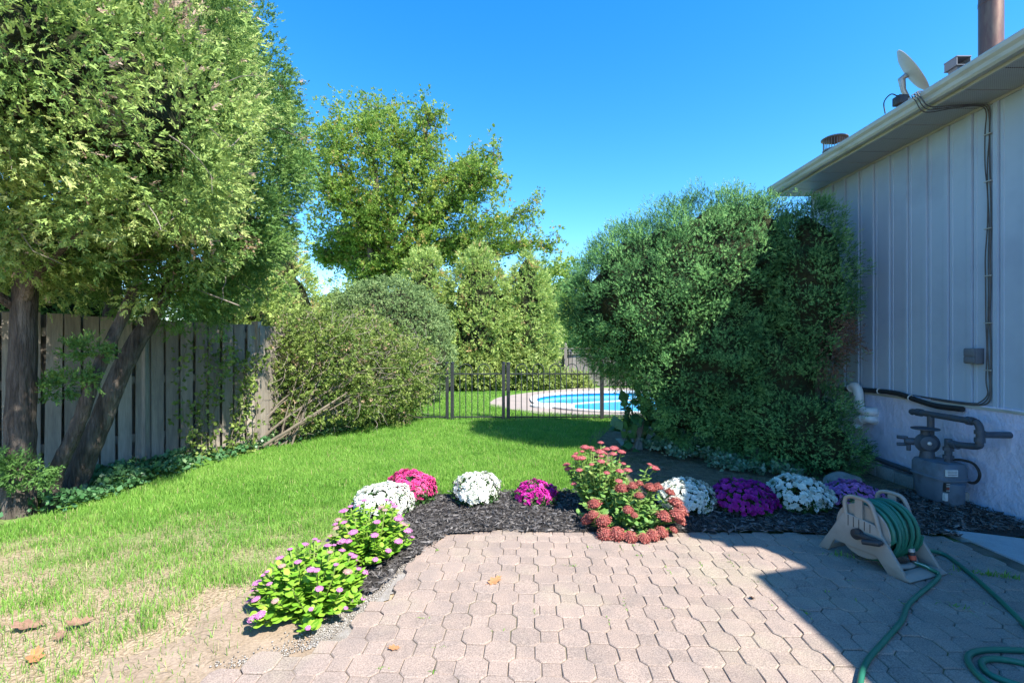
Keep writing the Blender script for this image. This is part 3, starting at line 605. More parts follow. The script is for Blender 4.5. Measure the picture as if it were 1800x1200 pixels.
# ------------------------------------------------------------------ pool, deck
def offs(poly, d):
    cx = sum(p_[0] for p_ in poly) / len(poly); cy = sum(p_[1] for p_ in poly) / len(poly); out = []
    for i, p_ in enumerate(poly):
        a, b_ = Vector(poly[i - 1]), Vector(poly[(i + 1) % len(poly)]); t_ = (b_ - a).normalized(); out.append((p_[0] + t_.y * d, p_[1] - t_.x * d))
    return out
DECK = [G(860, 708), G(864, 714), G(885, 718.5), G(902, 721), G(935, 726), G(974, 729.5), (2.6, 9.65), (4.5, 9.6), (9, 9.7), (9, 15.9), (5.5, 16.1), G(1040, 682), G(1000, 684), G(950, 688), G(900, 694.5), G(874, 700)]
P3 = spline([(a, b_, 0) for a, b_ in DECK + [DECK[0]]], 4)[:-1]
holed('pool_deck_pavement', [(p_.x, p_.y) for p_ in P3], [POOL], 0.012, M['deck'], 'structure')
pool = thing('swimming_pool', 'bright blue in-ground swimming pool with white coping behind the black fence', 'pool', (4.05, 12.35, 0))
out_, inn = offs(POOL, 0.13), offs(POOL, -0.03); n = len(POOL)
V = [(a, b_, .02) for a, b_ in out_] + [(a, b_, .05) for a, b_ in out_] + [(a, b_, .05) for a, b_ in inn] + [(a, b_, -.02) for a, b_ in inn]
MB().add(V, [(i + j * n, (i + 1) % n + j * n, (i + 1) % n + (j + 1) * n, i + (j + 1) * n) for j in range(3) for i in range(n)]).build('coping', M['coping'], pool, True)
MB().add([(a, b_, .02) for a, b_ in POOL] + [(a, b_, -1.3) for a, b_ in POOL], [(i, (i + 1) % n, n + (i + 1) % n, n + i) for i in range(n)] + [tuple(range(n, 2 * n))]).build('liner', M['liner'], pool)
holed('water', offs(POOL, -.005), [], -0.06, M['water'], None, pool)
# shallow white entry steps and the white underwater bench edge
st = MB().prism(superell(.95, 11.1, .52, .40, 2.2, 24), lambda a, b_, t_: (a, b_, t_), -.10, .056).build('entry_step', M['coping'], pool); bevel(st, .02)
arc = spline([(1.0, 11.6, 0), (1.6, 12.15, 0), (2.4, 12.6, 0), (3.4, 12.95, 0), (4.8, 13.1, 0), (6.2, 12.9, 0)], 6); mb = MB()
V = []; 
for i, p_ in enumerate(arc):
    t_ = (arc[min(i + 1, len(arc) - 1)] - arc[max(i - 1, 0)]).normalized(); nn = Vector((-t_.y, t_.x, 0)) * .08
    V += [tuple(p_ + nn + Vector((0, 0, -.045))), tuple(p_ - nn + Vector((0, 0, -.045))), tuple(p_ - nn + Vector((0, 0, -.2))), tuple(p_ + nn + Vector((0, 0, -.2)))]
mb.add(V, [(4 * i + a, 4 * i + (a + 1) % 4, 4 * i + 4 + (a + 1) % 4, 4 * i + 4 + a) for i in range(len(arc) - 1) for a in range(4)]).build('bench_edge', M['coping'], pool)

# ------------------------------------------------------------------ black hoop-top pool fence and gate
FY = 9.15; z_top, z_hoop, z_rail, z_bot = 1.085, 1.075, 0.885, 0.05
def post(par, x, w=.032, zt=z_top):
    o = MB().box(x - w, x + w, FY - w, FY + w, -.02, zt).build('post', M['iron'], par)
    MB().lathe([(w * 1.5, 0), (w * 1.5, .012), (.004, .03)], (x, FY, zt), seg=4).build('cap', M['iron'], o)
def hoop_panel(par, x0, x1):
    for z_, name in ((z_rail, 'top_rail'), (z_bot, 'bottom_rail')): MB().box(x0, x1, FY - .012, FY + .012, z_ - .012, z_ + .012).build(name, M['iron'], par)
    n_ = max(2, int(round((x1 - x0) / .1125))); step = (x1 - x0) / n_
    for k in range(1, n_):
        x = x0 + step * k; ph = (k - 1) % 3
        if ph == 1 and k + 1 < n_:
            o = MB().tube([(x, FY, 0.0), (x, FY, z_rail + .095)], .0085, 6).build('picket', M['iron'], par)
        elif ph == 0 and k + 2 < n_:
            P = [(x, FY, 0.0), (x, FY, z_hoop - step)] + [(x + step - step * math.cos(a), FY, z_hoop - step + step * math.sin(a)) for a in np.linspace(.2, math.pi - .2, 9)] + [(x + 2 * step, FY, z_hoop - step), (x + 2 * step, FY, 0)]
            MB().tube(P, .0085, 6).build('hoop_picket', M['iron'], par)
        elif ph == 2 and k - 2 >= 1: pass
        else: MB().tube([(x, FY, 0.0), (x, FY, z_rail + .03)], .0085, 6).build('picket', M['iron'], par)
px = lambda x: (x - 900) * FY / FPX
fl = thing('pool_fence', 'short left stretch of black hoop-top fence running into the twiggy shrub', 'fence', (-1.9, FY, 0), 'black pool fence stretches')
post(fl, px(786), .028); hoop_panel(fl, -3.0, px(786) - .028)
ga = thing('pool_gate', 'black hoop-top metal gate in the pool fence', 'gate', (-.65, FY, 0))
post(ga, px(795), .03); post(ga, px(885), .03); hoop_panel(ga, px(795) + .03, px(885) - .03)
MB().tube([(px(788), FY + .03, .55), (px(796), FY + .03, .72)], .012, 6).build('latch', M['iron'], ga)
fr_ = thing('pool_fence', 'long right stretch of black hoop-top fence in front of the pool', 'fence', (1.5, FY, 0), 'black pool fence stretches')
post(fr_, px(893.5), .034); post(fr_, px(1058), .034); post(fr_, 3.6, .034)
hoop_panel(fr_, px(893.5) + .034, px(1058) - .034); hoop_panel(fr_, px(1058) + .034, 3.6 - .034)

# ------------------------------------------------------------------ weathered board fence on the left
def board_fence(par, a, b_, n_, zt0, zt1, w, mat, R, gap_back=True, z0=.04):
    a = Vector((a[0], a[1], 0)); b_ = Vector((b_[0], b_[1], 0)); d = (b_ - a).normalized(); nrm = Vector((d.y, -d.x, 0)); Lg = (b_ - a).length; step = Lg / n_
    for k in range(n_):
        for side in ((0, 1) if gap_back else (0,)):
            c = a + d * (step * (k + .5 + .5 * side) + R.uniform(-.006, .006)) + nrm * (.022 if side == 0 else -.075)
            t_ = (k + .5) / n_; zt = zt0 + (zt1 - zt0) * t_ + R.uniform(-.012, .012); ww = w * R.uniform(.96, 1.02) / 2; le = R.gauss(0, .004)
            cut = .03
            poly = [(-ww, z0 + R.uniform(-.02, .02)), (ww, z0 + R.uniform(-.02, .02)), (ww, zt - R.uniform(0, .008)), (-ww, zt - R.uniform(0, .008))]
            o = MB().prism(poly, lambda p_, q_, t2: c + d * (p_ + le * q_) + nrm * t2 + Vector((0, 0, q_)), -.01, .01).build('board', mat, par)
    for z_ in (.35, 1.02, zt0 - .22):
        o = MB().prism([(-Lg / 2, -.045), (Lg / 2, -.045), (Lg / 2, .045), (-Lg / 2, .045)], lambda p_, q_, t2: (a + b_) / 2 + d * p_ + nrm * t2 + Vector((0, 0, z_ + q_)), -.060, .008).build('rail', mat, par)
    for k in range(int(Lg // 1.9) + 2):
        c = a + d * min(Lg, k * 1.9); MB().box(c.x - .045, c.x + .045, c.y - .045, c.y + .045, -.05, zt0 - .03).build('post', mat, par)
wf = thing('board_fence', 'weathered grey board fence behind the cedar trunks', 'fence', (-4.4, 5.45, 0))
board_fence(wf, (-5.55, 4.1), (-3.52, 6.5), 21, 1.78, 1.70, .126, M['fencewood'], random.Random(2))
wf2 = thing('board_fence', 'sunlit return of the board fence mostly hidden by the twiggy shrub', 'fence', (-3.5, 8.0, 0))
board_fence(wf2, (-3.50, 6.52), (-3.55, 10.4), 28, 1.70, 1.65, .125, M['fencewood'], random.Random(3), False)
ff = thing('far_fence', 'pale grey board fence with lattice top far beyond the pool', 'fence', (2.6, 16.9, 0))
board_fence(ff, (1.05, 16.95), (5.2, 16.7), 30, 1.12, 1.12, .125, M['greywood'], random.Random(5), False)
mb = MB(); mb.box(1.05, 5.2, 16.78, 16.84, 1.14, 1.17); mb.box(1.05, 5.2, 16.76, 16.86, 1.33, 1.37); mb.build('lattice_rail', M['greywood'], ff)
for k in range(34):
    x = 1.05 + k * .122
    for s2 in (-1, 1): MB().prism([(-.012, -.13), (.012, -.13), (.012, .13), (-.012, .13)], lambda p_, q_, t2: (x + .06 + p_ + s2 * q_ * .7, 16.8 + t2 + .004 * s2, 1.25 + q_ * .62), -.004, .004).build('lattice_slat', M['greywood'], ff)
for x in (1.9, 3.8):
    o = MB().box(x - .05, x + .05, 16.74, 16.85, 0, 1.4).build('post', M['greywood'], ff); MB().lathe([(.075, 0), (.075, .03), (.03, .05), (.05, .09), (.045, .12), (.01, .16)], (x, 16.8, 1.4), seg=12).build('finial', M['greywood'], o, True)
lc = Vector(D(1001, 628, 16.5)); lan = thing('lantern', 'small black lantern hanging on the far fence beyond the pool', 'lantern', lc)
MB().lathe([(.07, 0), (.085, .015), (.085, .03)], lc, seg=6).build('base', M['iron'], lan)
for k in range(6): MB().tube([lc + Vector((.07 * math.cos(k * 1.047), .07 * math.sin(k * 1.047), .03)), lc + Vector((.06 * math.cos(k * 1.047), .06 * math.sin(k * 1.047), .2))], .009, 4).build('bar', M['iron'], lan)
MB().lathe([(.09, 0), (.03, .07), (.012, .1)], lc + Vector((0, 0, .2)), seg=6).build('roof', M['iron'], lan)

# ------------------------------------------------------------------ foliage templates (local z = growth direction)
def tri_leaf(b0, d, side, ln, w):
    """rhombus leaf as two triangles"""
    b0 = np.array(b0, float); d = np.array(d, float); d /= np.linalg.norm(d); s_ = np.array(side, float); m_ = b0 + d * ln * .5
    return [b0, m_ + s_ * w, b0 + d * ln, m_ - s_ * w], [(0, 1, 2), (0, 2, 3)]
def pack(parts):
    V, F = [], []
    for v, f_ in parts:
        b0 = len(V); V += list(v); F += [tuple(i + b0 for i in q) for q in f_]
    return np.array(V, float), np.array(F, int)
def tri1(b0, d, side, ln, w):
    """sliver leaf as one triangle"""
    b0 = np.array(b0, float); d = np.array(d, float); d /= np.linalg.norm(d); s_ = np.array(side, float); s_ /= np.linalg.norm(s_)
    return [b0 + d * ln * .18 + s_ * w, b0 + d * ln, b0 + d * ln * .18 - s_ * w], [(0, 1, 2)]
def cedar_spray(r):
    parts = []; k = 6
    for i in range(k):
        z = -.10 + .80 * i / (k - 1); s_ = 1 if i % 2 else -1; ang = r.uniform(.4, .95); ln = (.48 - .20 * i / k) * r.uniform(.7, 1.3)
        d = (s_ * math.sin(ang), r.uniform(-.5, .5), math.cos(ang)); parts.append(tri1((0, .06 * r.uniform(-1, 1), z), d, (math.cos(ang), r.uniform(-1., 1.), -s_ * math.sin(ang)), ln, .10))
    parts.append(tri1((0, 0, -.1), (r.uniform(-.1, .1), r.uniform(-.2, .2), 1), (1, .4, 0), .95, .09))
    return pack(parts)
def yew_shoot(r):
    parts = []
    for i in range(6):
        z = .0 + .75 * i / 6; a = i * 2.4 + r.uniform(-.3, .3); ang = r.uniform(.65, 1.1); ln = r.uniform(.40, .55) * (1 - .35 * i / 6)
        d = np.array((math.sin(ang) * math.cos(a), math.sin(ang) * math.sin(a) * .75, math.cos(ang))); sd = np.cross(d, (0, 0, 1)); sd /= np.linalg.norm(sd); b0 = np.array((0, 0, z))
        parts.append(([b0 - sd * .065, b0 + sd * .065, b0 + d * ln], [(0, 1, 2)]))
    parts.append(tri1((0, 0, .45), (.05, 0, 1), (1, .3, 0), .55, .07))
    return pack(parts)
def small_cluster(r, n_, w=.2, size=.45):
    parts = []
    for i in range(n_):
        a = r.uniform(0, 6.28); ang = r.uniform(.3, 1.35); d = np.array((math.sin(ang) * math.cos(a), math.sin(ang) * math.sin(a), math.cos(ang))); sd = unit(np.cross(d, (r.uniform(-.6, .6), r.uniform(-.6, .6), 1))); ln = size * r.uniform(.7, 1.2)
        parts.append(tri1((r.uniform(-.25, .25), r.uniform(-.25, .25), r.uniform(0, .55)), d, sd, ln, ln * w))
    return pack(parts)
def leaf_cluster(r, n_, w=.28, spread=1.0, size=.6):
    parts = []
    for i in range(n_):
        a = r.uniform(0, 6.28); ang = r.uniform(.4, 1.35) * spread; d = np.array((math.sin(ang) * math.cos(a), math.sin(ang) * math.sin(a), math.cos(ang)))
        sd = unit(np.cross(d, (r.uniform(-.4, .4), r.uniform(-.4, .4), 1))); ln = size * r.uniform(.7, 1.2); b0 = np.array((r.uniform(-.25, .25), r.uniform(-.25, .25), r.uniform(0, .55)))
        parts.append(tri_leaf(b0, d, sd, ln, ln * w))
    return pack(parts)
RT = random.Random(9)
T_CED = [cedar_spray(RT) for _ in range(7)]; T_YEW = [yew_shoot(RT) for _ in range(6)]
T_BRD = [leaf_cluster(RT, 6, .27) for _ in range(7)]; T_SML = [small_cluster(RT, 8, .28, .5) for _ in range(7)]; T_TRE = [small_cluster(RT, 7, .30, .62) for _ in range(7)]; T_IVY = [leaf_cluster(RT, 4, .42, 1.05, .6) for _ in range(6)]

def ell_points(ells, n_, depth=0.0, cut=.86, back=.4, zmin=.05):
    """points through the outer shell of a union of ellipsoids: positions, outward normals"""
    c = np.array([e[0] for e in ells], float); r = np.array([e[1] for e in ells], float); a = (r[:, 0] * r[:, 1] + r[:, 0] * r[:, 2] + r[:, 1] * r[:, 2]); Ps, Ns = [], []; got = 0
    while got < n_:
        m_ = max(2000, n_); i = rng.choice(len(ells), m_, p=a / a.sum()); u = unit(rng.normal(size=(m_, 3)))
        sc = 1 - depth * rng.random(m_) ** 1.6; p_ = c[i] + r[i] * u * sc[:, None]; nn = unit(u / r[i])
        ok = p_[:, 2] > zmin
        for j in range(len(ells)): ok &= (i == j) | ((((p_ - c[j]) / r[j]) ** 2).sum(1) > cut ** 2)
        view = unit(p_ - np.array((0, 0, H))); ok &= (((nn * view).sum(1) < .5) | (rng.random(m_) < back))
        Ps.append(p_[ok]); Ns.append(nn[ok]); got += ok.sum()
    return np.concatenate(Ps)[:n_], np.concatenate(Ns)[:n_]

def even_points(ells, n_, depth, cut, back, zmin):
    """like ell_points but spread evenly, without large holes"""
    P, Nn = ell_points(ells, n_ * 5, depth, cut, back, zmin); cell = .6; sh = rng.random(3)
    while True:
        q = np.floor(P / cell + sh).astype(np.int64); key = q[:, 0] * 73856093 ^ q[:, 1] * 19349663 ^ q[:, 2] * 83492791; _, ix = np.unique(key, return_index=True)
        if len(ix) >= n_ or cell < .01: break
        cell *= .93
    ix = rng.permutation(ix)[:n_]; return P[ix], Nn[ix]
def crown(ells, n_clump, per, rc, T, size, depth=.15, lump=.12, up=.25, droop=0.0, tmean=.45, tvar=.16, brown=0.0, back=.4, zmin=.05, jit=.6, cut=.86, tip=0.0, shell=.5):
    P, Nn = even_points(ells, n_clump, depth, cut, back, zmin); n_clump = len(P)
    P = P + Nn * rng.normal(0, lump, n_clump)[:, None]
    ct = rng.normal(tmean, tvar, n_clump)
    off = rng.normal(size=(n_clump, per, 3)); off = off / np.linalg.norm(off, axis=2, keepdims=True) * (rng.random((n_clump, per, 1)) ** shell); off = off * rc * rng.uniform(.65, 1.35, (n_clump, 1, 1))
    pos = (P[:, None, :] + off).reshape(-1, 3); o2 = off.reshape(-1, 3) / rc; nn = np.repeat(Nn, per, 0); n_ = len(pos)
    d = nn * .7 + o2 * .7 + rng.normal(size=(n_, 3)) * jit * .6; d[:, 2] += up - droop
    tint = np.repeat(ct, per) + rng.normal(0, .13, n_) + tip * (o2 * nn).sum(1)  # outer side of each clump lighter: young tips and a painted highlight
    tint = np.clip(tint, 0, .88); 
    if brown > 0:
        bc = np.repeat(rng.random(n_clump) < brown, per) & (rng.random(n_) < .6); tint[bc | (rng.random(n_) < brown * .5)] = 1.0
    k = pos[:, 2] > zmin * .5; pos, d, tint = pos[k], d[k], tint[k]
    return scatter(T, pos, d, size * rng.uniform(.7, 1.3, len(pos)), tint)

def cat_parts(parts):
    V, F, tt, b0 = [], [], [], 0
    for v, f_, t_ in parts: V.append(v); F.append(f_ + b0); tt.append(t_); b0 += len(v)
    return np.concatenate(V), np.concatenate(F), np.concatenate(tt)
def foliage(name, parts, mat, parent):
    V, F, tt = cat_parts(parts); return link(name, np_mesh(name, V, F, tt), mat, parent, 'stuff')
def core(parent, ells, f_=.76, name='dark_core'):  # solid dark lumps: interior shade and gaps put into colour and shape
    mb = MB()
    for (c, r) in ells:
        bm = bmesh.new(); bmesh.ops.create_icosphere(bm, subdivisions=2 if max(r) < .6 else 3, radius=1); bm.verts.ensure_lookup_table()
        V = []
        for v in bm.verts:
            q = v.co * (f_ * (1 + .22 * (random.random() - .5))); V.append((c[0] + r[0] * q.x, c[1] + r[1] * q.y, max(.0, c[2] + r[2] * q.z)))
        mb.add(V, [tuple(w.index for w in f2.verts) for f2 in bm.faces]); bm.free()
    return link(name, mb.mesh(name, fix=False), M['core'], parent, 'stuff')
def limb(mb, pts, r0, r1, seg=10, n_=6, wob=0.0):
    P = spline(pts, n_); k = len(P); P = [p_ + Vector((random.uniform(-wob, wob), random.uniform(-wob, wob), 0)) for p_ in P]
    mb.tube(P, [r0 + (r1 - r0) * i / (k - 1) for i in range(k)], seg); return P
def twigs(parent, starts, dirs, ln, r, mat, name='twigs', seg=4, kink=.35):
    mb = MB()
    for s0, d0 in zip(starts, dirs):
        p_ = Vector(s0); d = Vector(d0).normalized(); P = [p_]; l = ln * random.uniform(.5, 1.3)
        for k in range(4): d = (d + Vector((random.gauss(0, kink), random.gauss(0, kink), random.gauss(0, kink)))).normalized(); p_ = p_ + d * l / 4; P.append(p_)
        mb.tube(P, [r, r * .85, r * .7, r * .5, r * .3], seg, cap=False)
    return link(name, mb.mesh(name, fix=False), mat, parent, 'stuff')

# ------------------------------------------------------------------ yews by the house
EA = [((2.06, 6.75, 1.98), (1.24, 1.2, 1.18)), ((2.45, 6.5, 2.25), (1.05, 1.0, 1.08)), ((2.80, 6.30, 2.30), (1.0, .95, 1.10)), ((3.0, 5.95, 2.55), (.50, .50, .74)), ((2.58, 6.2, 1.25), (.92, .85, 1.22)), ((1.70, 6.9, 1.75), (.68, .8, .68)), ((3.08, 5.95, 1.5), (.5, .5, .85))]
yw = thing('yew_bush', 'huge rounded dark green yew bush half lit beside the house', 'bush', (2.3, 6.6, 0))
mb = MB()
for k in range(7):
    a = k * .9; limb(mb, [(2.3 + .12 * math.cos(a), 6.7 + .12 * math.sin(a), 0), (2.25 + .4 * math.cos(a), 6.65 + .4 * math.sin(a), .6), (2.2 + .8 * math.cos(a), 6.6 + .7 * math.sin(a), 1.7)], .06, .02, 8, 5, .015)
mb.build('trunk', M['bark'], yw, True)
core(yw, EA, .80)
foliage('crown', [crown(EA, 820, 72, .135, T_YEW, .055, .03, .07, .30, tmean=.55, tvar=.19, back=.15, tip=.36, shell=.36), crown(EA, 380, 20, .16, T_YEW, .06, .25, .03, .30, tmean=.12, tvar=.08, back=.2), crown(EA, 130, 10, .08, T_YEW, .075, .0, .08, .9, tmean=.65, tvar=.15, back=.4, zmin=1.2)], YEW, yw)  # second layer: deep sprigs tinted dark as interior shade
EB = [((3.42, 5.40, 2.0), (.40, .40, 1.08)), ((3.22, 5.40, .50), (.55, .48, .58)), ((2.85, 5.8, .7), (.55, .45, .75)), ((3.45, 5.2, .30), (.31, .32, .36)), ((3.18, 5.55, 1.05), (.46, .40, .75))]
yw2 = thing('yew_bush', 'narrow shaded yew bush against the wall with a dead brown patch', 'bush', (3.4, 5.45, 0))
mb = MB()
for k in range(4): a = k * 1.6; limb(mb, [(3.42 + .06 * math.cos(a), 5.5 + .06 * math.sin(a), 0), (3.45 + .15 * math.cos(a), 5.48 + .15 * math.sin(a), 1.0), (3.46 + .2 * math.cos(a), 5.45 + .2 * math.sin(a), 2.4)], .045, .015, 8, 5, .01)
mb.build('trunk', M['bark'], yw2, True)
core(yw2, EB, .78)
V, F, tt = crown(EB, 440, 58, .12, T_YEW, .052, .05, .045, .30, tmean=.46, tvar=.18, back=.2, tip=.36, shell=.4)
nv = len(T_YEW[0][0]); cen = V.reshape(-1, nv, 3).mean(1); FF = F.reshape(-1, len(T_YEW[0][1]), 3); pxy = 900 + cen[:, 0] / cen[:, 1] * FPX; pyy = 610 - (cen[:, 2] - H) / cen[:, 1] * FPX
dead = rng.random(len(cen)) < 1.25 * np.exp(-((cen[:, 2] - 1.36) / .36) ** 4 - (np.clip(3.62 - cen[:, 0], 0, 9) / .26) ** 4) - .55 * (vnoise(cen[:, 1] * 2 + cen[:, 0], cen[:, 2], 4) < .35)
for nm, msk, mt in (('crown', ~dead, YEW), ('dead_patch', dead, YEWD)):
    ii = np.where(msk)[0]; vi = (ii[:, None] * nv + np.arange(nv)).ravel(); fi = (T_YEW[0][1][None] * 0 + (FF[ii] - (ii * nv)[:, None, None]) + (np.arange(len(ii)) * nv)[:, None, None]).reshape(-1, 3)
    o = link(nm, np_mesh(nm, V[vi], fi, tt[vi]), mt, yw2, 'stuff')
    if nm == 'dead_patch': o['label'] = 'dead brown patch of yew needles by the siding'

# ------------------------------------------------------------------ cedars on the left
def cedar(name, label, loc, trunks, ells, n_clump, per, size, mat, group, brown, tw=90, rc=.2, **kw):
    t_ = thing(name, label, 'tree', loc, group)
    for pts, r0, r1 in trunks:
        mb = MB(); limb(mb, pts, r0, r1, 16, 8, .006); mb.build('trunk', M['bark'], t_, True)
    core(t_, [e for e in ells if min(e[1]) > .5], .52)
    foliage('crown', [crown(ells, n_clump, per, rc, T_CED, size, brown=brown, **kw)], mat, t_)
    P, Nn = ell_points(ells, tw, .35)
    twigs(t_, P, unit(Nn + rng.normal(size=Nn.shape) * .5) * 1.0, .38, .0042, M['twig'])
    return t_
GC = 'cedar trees by the left fence'
t1 = cedar('cedar_tree', 'near cedar with upright brown trunk at the left edge', (-4.1, 3.94, 0),
      [([(-4.12, 3.94, -.05), (-4.10, 3.94, .9), (-4.07, 3.95, 1.9), (-4.1, 4.0, 3.2), (-4.15, 4.1, 5)], .112, .05)],
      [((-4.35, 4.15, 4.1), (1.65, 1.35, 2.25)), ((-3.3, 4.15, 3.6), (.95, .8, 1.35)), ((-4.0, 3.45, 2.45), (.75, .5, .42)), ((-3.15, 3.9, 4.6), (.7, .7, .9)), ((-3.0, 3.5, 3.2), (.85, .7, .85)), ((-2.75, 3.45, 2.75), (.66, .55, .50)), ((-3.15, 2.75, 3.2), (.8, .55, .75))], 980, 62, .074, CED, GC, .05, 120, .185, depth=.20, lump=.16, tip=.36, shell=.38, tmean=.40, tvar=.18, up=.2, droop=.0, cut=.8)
mb = MB()
for pts in ([(-4.1, 3.95, 1.75), (-3.75, 3.75, 2.0), (-3.2, 3.6, 2.35)], [(-4.08, 3.95, 2.0), (-3.7, 4.1, 2.35), (-3.0, 4.2, 3.0)], [(-4.1, 3.95, 1.7), (-4.2, 3.6, 2.0), (-4.1, 3.2, 2.4)]): limb(mb, pts, .045, .012, 8, 5, .01)
mb.build('branches', M['bark'], t1, True)
foliage('low_sprays', [crown([((-4.0, 3.78, .42), (.17, .12, .09)), ((-3.86, 3.8, .37), (.12, .10, .07))], 18, 18, .07, T_CED, .07, depth=.5, lump=.02, droop=.1, tmean=.2)], CED2, t1)
t2 = cedar('cedar_tree', 'leaning cedar with two slanting trunks before the board fence', (-4.1, 4.3, 0),
      [([(-4.20, 4.46, -.05), (-4.0, 4.5, .5), (-3.74, 4.6, 1.3), (-3.42, 4.75, 2.1), (-3.25, 5.0, 3.4)], .105, .055), ([(-4.05, 4.14, -.05), (-4.0, 4.14, .3), (-3.84, 4.16, .68), (-3.68, 4.2, 1.2), (-3.5, 4.4, 1.95)], .066, .045)],
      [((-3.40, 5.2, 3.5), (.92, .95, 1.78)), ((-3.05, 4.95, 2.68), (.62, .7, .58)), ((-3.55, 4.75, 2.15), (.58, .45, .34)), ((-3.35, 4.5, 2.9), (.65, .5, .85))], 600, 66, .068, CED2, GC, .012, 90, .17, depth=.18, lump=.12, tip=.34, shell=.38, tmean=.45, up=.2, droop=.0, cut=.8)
foliage('low_sprays', [crown([((-3.70, 4.1, 1.36), (.17, .12, .12)), ((-3.9, 4.05, 1.05), (.18, .10, .08)), ((-3.72, 4.1, 1.12), (.12, .1, .07))], 26, 18, .07, T_CED, .07, depth=.5, lump=.02, droop=.1, tmean=.35)], CED2, t2)
mb = MB()
for k in range(12):
    p_ = Vector((-3.3 + .25 * random.uniform(-1, 1), 4.7, 2.15 + random.uniform(-.2, .6))); limb(mb, [p_, p_ + Vector((random.uniform(-.3, .3), random.uniform(-.25, .1), random.uniform(-.2, .2))), p_ + Vector((random.uniform(-.5, .5), random.uniform(-.4, 0), random.uniform(-.45, .3)))], .014, .005, 6, 5, .01)
mb.build('dead_branches', M['twig'], t2, True)
t3 = cedar('cedar_tree', 'tall pale cedar rising behind the near trunk out of the frame', (-4.9, 5.6, 0),
      [([(-4.95, 5.75, 0), (-4.9, 5.7, 2), (-4.8, 5.6, 5)], .13, .05)], [((-4.5, 5.5, 4.6), (1.3, 1.2, 2.6)), ((-3.9, 5.1, 5.0), (.8, .7, 1.4))], 480, 30, .09, CED, GC, .03, 50, .19, depth=.2, lump=.12, droop=.1, cut=.8)
t3.location = (-4.95, 5.75, 0)

GB = 'yellow green cedars in the background'
def bcedar(label, X, Y, hgt, r, mat, n_clump, size=.2, group=GB, z0=.25, lean=0, brown=.03):
    t_ = thing('cedar_tree', label, 'tree', (X, Y, 0), group)
    MB().tube([(X, Y, -.05), (X, Y, hgt * .5), (X + lean, Y, hgt * .95)], [.09, .06, .01], 8).build('trunk', M['bark'], t_, True)
    el = [((X, Y, hgt * .36), (r, r * .9, hgt * .36 - z0 * .4)), ((X + lean * .4, Y, hgt * .6), (r * .8, r * .75, hgt * .3)), ((X + lean * .8, Y, hgt * .8), (r * .48, r * .45, hgt * .2))]
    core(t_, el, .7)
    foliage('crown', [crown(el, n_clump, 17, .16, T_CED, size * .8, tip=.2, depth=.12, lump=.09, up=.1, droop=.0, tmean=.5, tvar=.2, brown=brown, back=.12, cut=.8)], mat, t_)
bcedar('yellow green cedar just right of the grey green dome bush', -3.0, 16.2, 4.75, 1.15, YCED, 420)
bcedar('broad yellow green cedar behind the gate, widest of the back row', -1.15, 16.4, 4.85, 1.45, YCED, 560)
bcedar('yellow green cedar next to the far fence', .55, 16.6, 4.75, 1.05, YCED, 380, brown=.01)
bcedar('darker slim cedar behind the gap left of the yew', 1.35, 19.5, 5.0, .8, CED2, 220, brown=.0)
bcedar('yellow green cedar peeping over the return of the board fence', -4.75, 8.2, 3.15, 1.05, YCED, 460, .16, brown=.06)
bcedar('pale cedar behind the fence left of the deciduous tree', -5.2, 10.6, 3.9, 1.05, YCED, 330, .17, brown=.08)
bcedar('dull green cedar behind the fence above the near trunk', -6.6, 6.6, 3.6, 1.5, CED2, 420, .15, brown=.02)
bcedar('pale cedar beyond the fence between cedars and dome bush', -4.6, 12.3, 3.0, 1.1, YCED, 300, .17, brown=.05)

# far broadleaf scrub closing the view
def scrub(name, label, ells, mat, n_clump, per, size, loc, T=T_TRE, tm=.5, cr=.76, rc=.22, stems=None, kind=None, **kw):
    t_ = thing(name, label, 'bush', loc)
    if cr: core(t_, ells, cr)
    foliage('crown', [crown(ells, n_clump, per, rc, T, size, tmean=tm, **kw)], mat, t_)
    mb = MB()
    for k in range(6):
        e = ells[k % len(ells)]; limb(mb, [(loc[0] + random.uniform(-.1, .1), loc[1] + random.uniform(-.1, .1), 0), (e[0][0], e[0][1], e[0][2] * .6), (e[0][0] + random.uniform(-.5, .5) * e[1][0], e[0][1] + random.uniform(-.5, .5) * e[1][1], e[0][2] + e[1][2] * .5)], .035, .012, 6, 4)
    mb.build('stems', M['twig'], t_, True)
    return t_
scrub('hydrangea_bush', 'low broad-leaved bush at the foot of the cedars seen through the gate', [((-1.3, 15.3, .45), (1.0, .45, .55)), ((-2.2, 15.4, .4), (.7, .4, .5))], SHR, 190, 12, .2, (-1.6, 15.4, 0), tm=.75, lump=.05, back=.1)
scrub('hydrangea_bush', 'low broad-leaved bush beside the far end of the pool deck', [((.3, 15.6, .5), (.85, .4, .6)), ((1.15, 15.9, .3), (.5, .3, .35))], SHR, 170, 12, .2, (.5, 15.7, 0), tm=.75, lump=.05, back=.1)
scrub('leafy_plant', 'small bright plant in front of the far fence', [((2.0, 16.3, .15), (.7, .25, .2))], SHR, 60, 10, .15, (2.0, 16.3, 0), tm=.8, lump=.03, back=.1)
scrub('far_tree', 'thin pale treetop in the gap between cedars and yew', [((2.2, 22, 3.2), (1.2, 1, 2.0)), ((3.4, 22.5, 2.6), (1.6, 1, 2.0))], DEC, 220, 10, .26, (2.6, 22, 0), tm=.7, cr=.6, back=.1)
# clipped grey green dome
scrub('dome_bush', 'clipped grey green dome-shaped bush behind the twiggy shrub', [((-3.15, 12.0, 1.55), (1.55, 1.4, 1.52)), ((-4.0, 12.2, 1.5), (1.1, 1.2, 1.35)), ((-2.5, 11.9, 1.1), (1.0, 1.0, 1.1))], DOM, 1150, 13, .092, (-3.2, 12.0, 0), T_SML, .5, .86, .13, depth=.06, lump=.05, up=.3, back=.12)

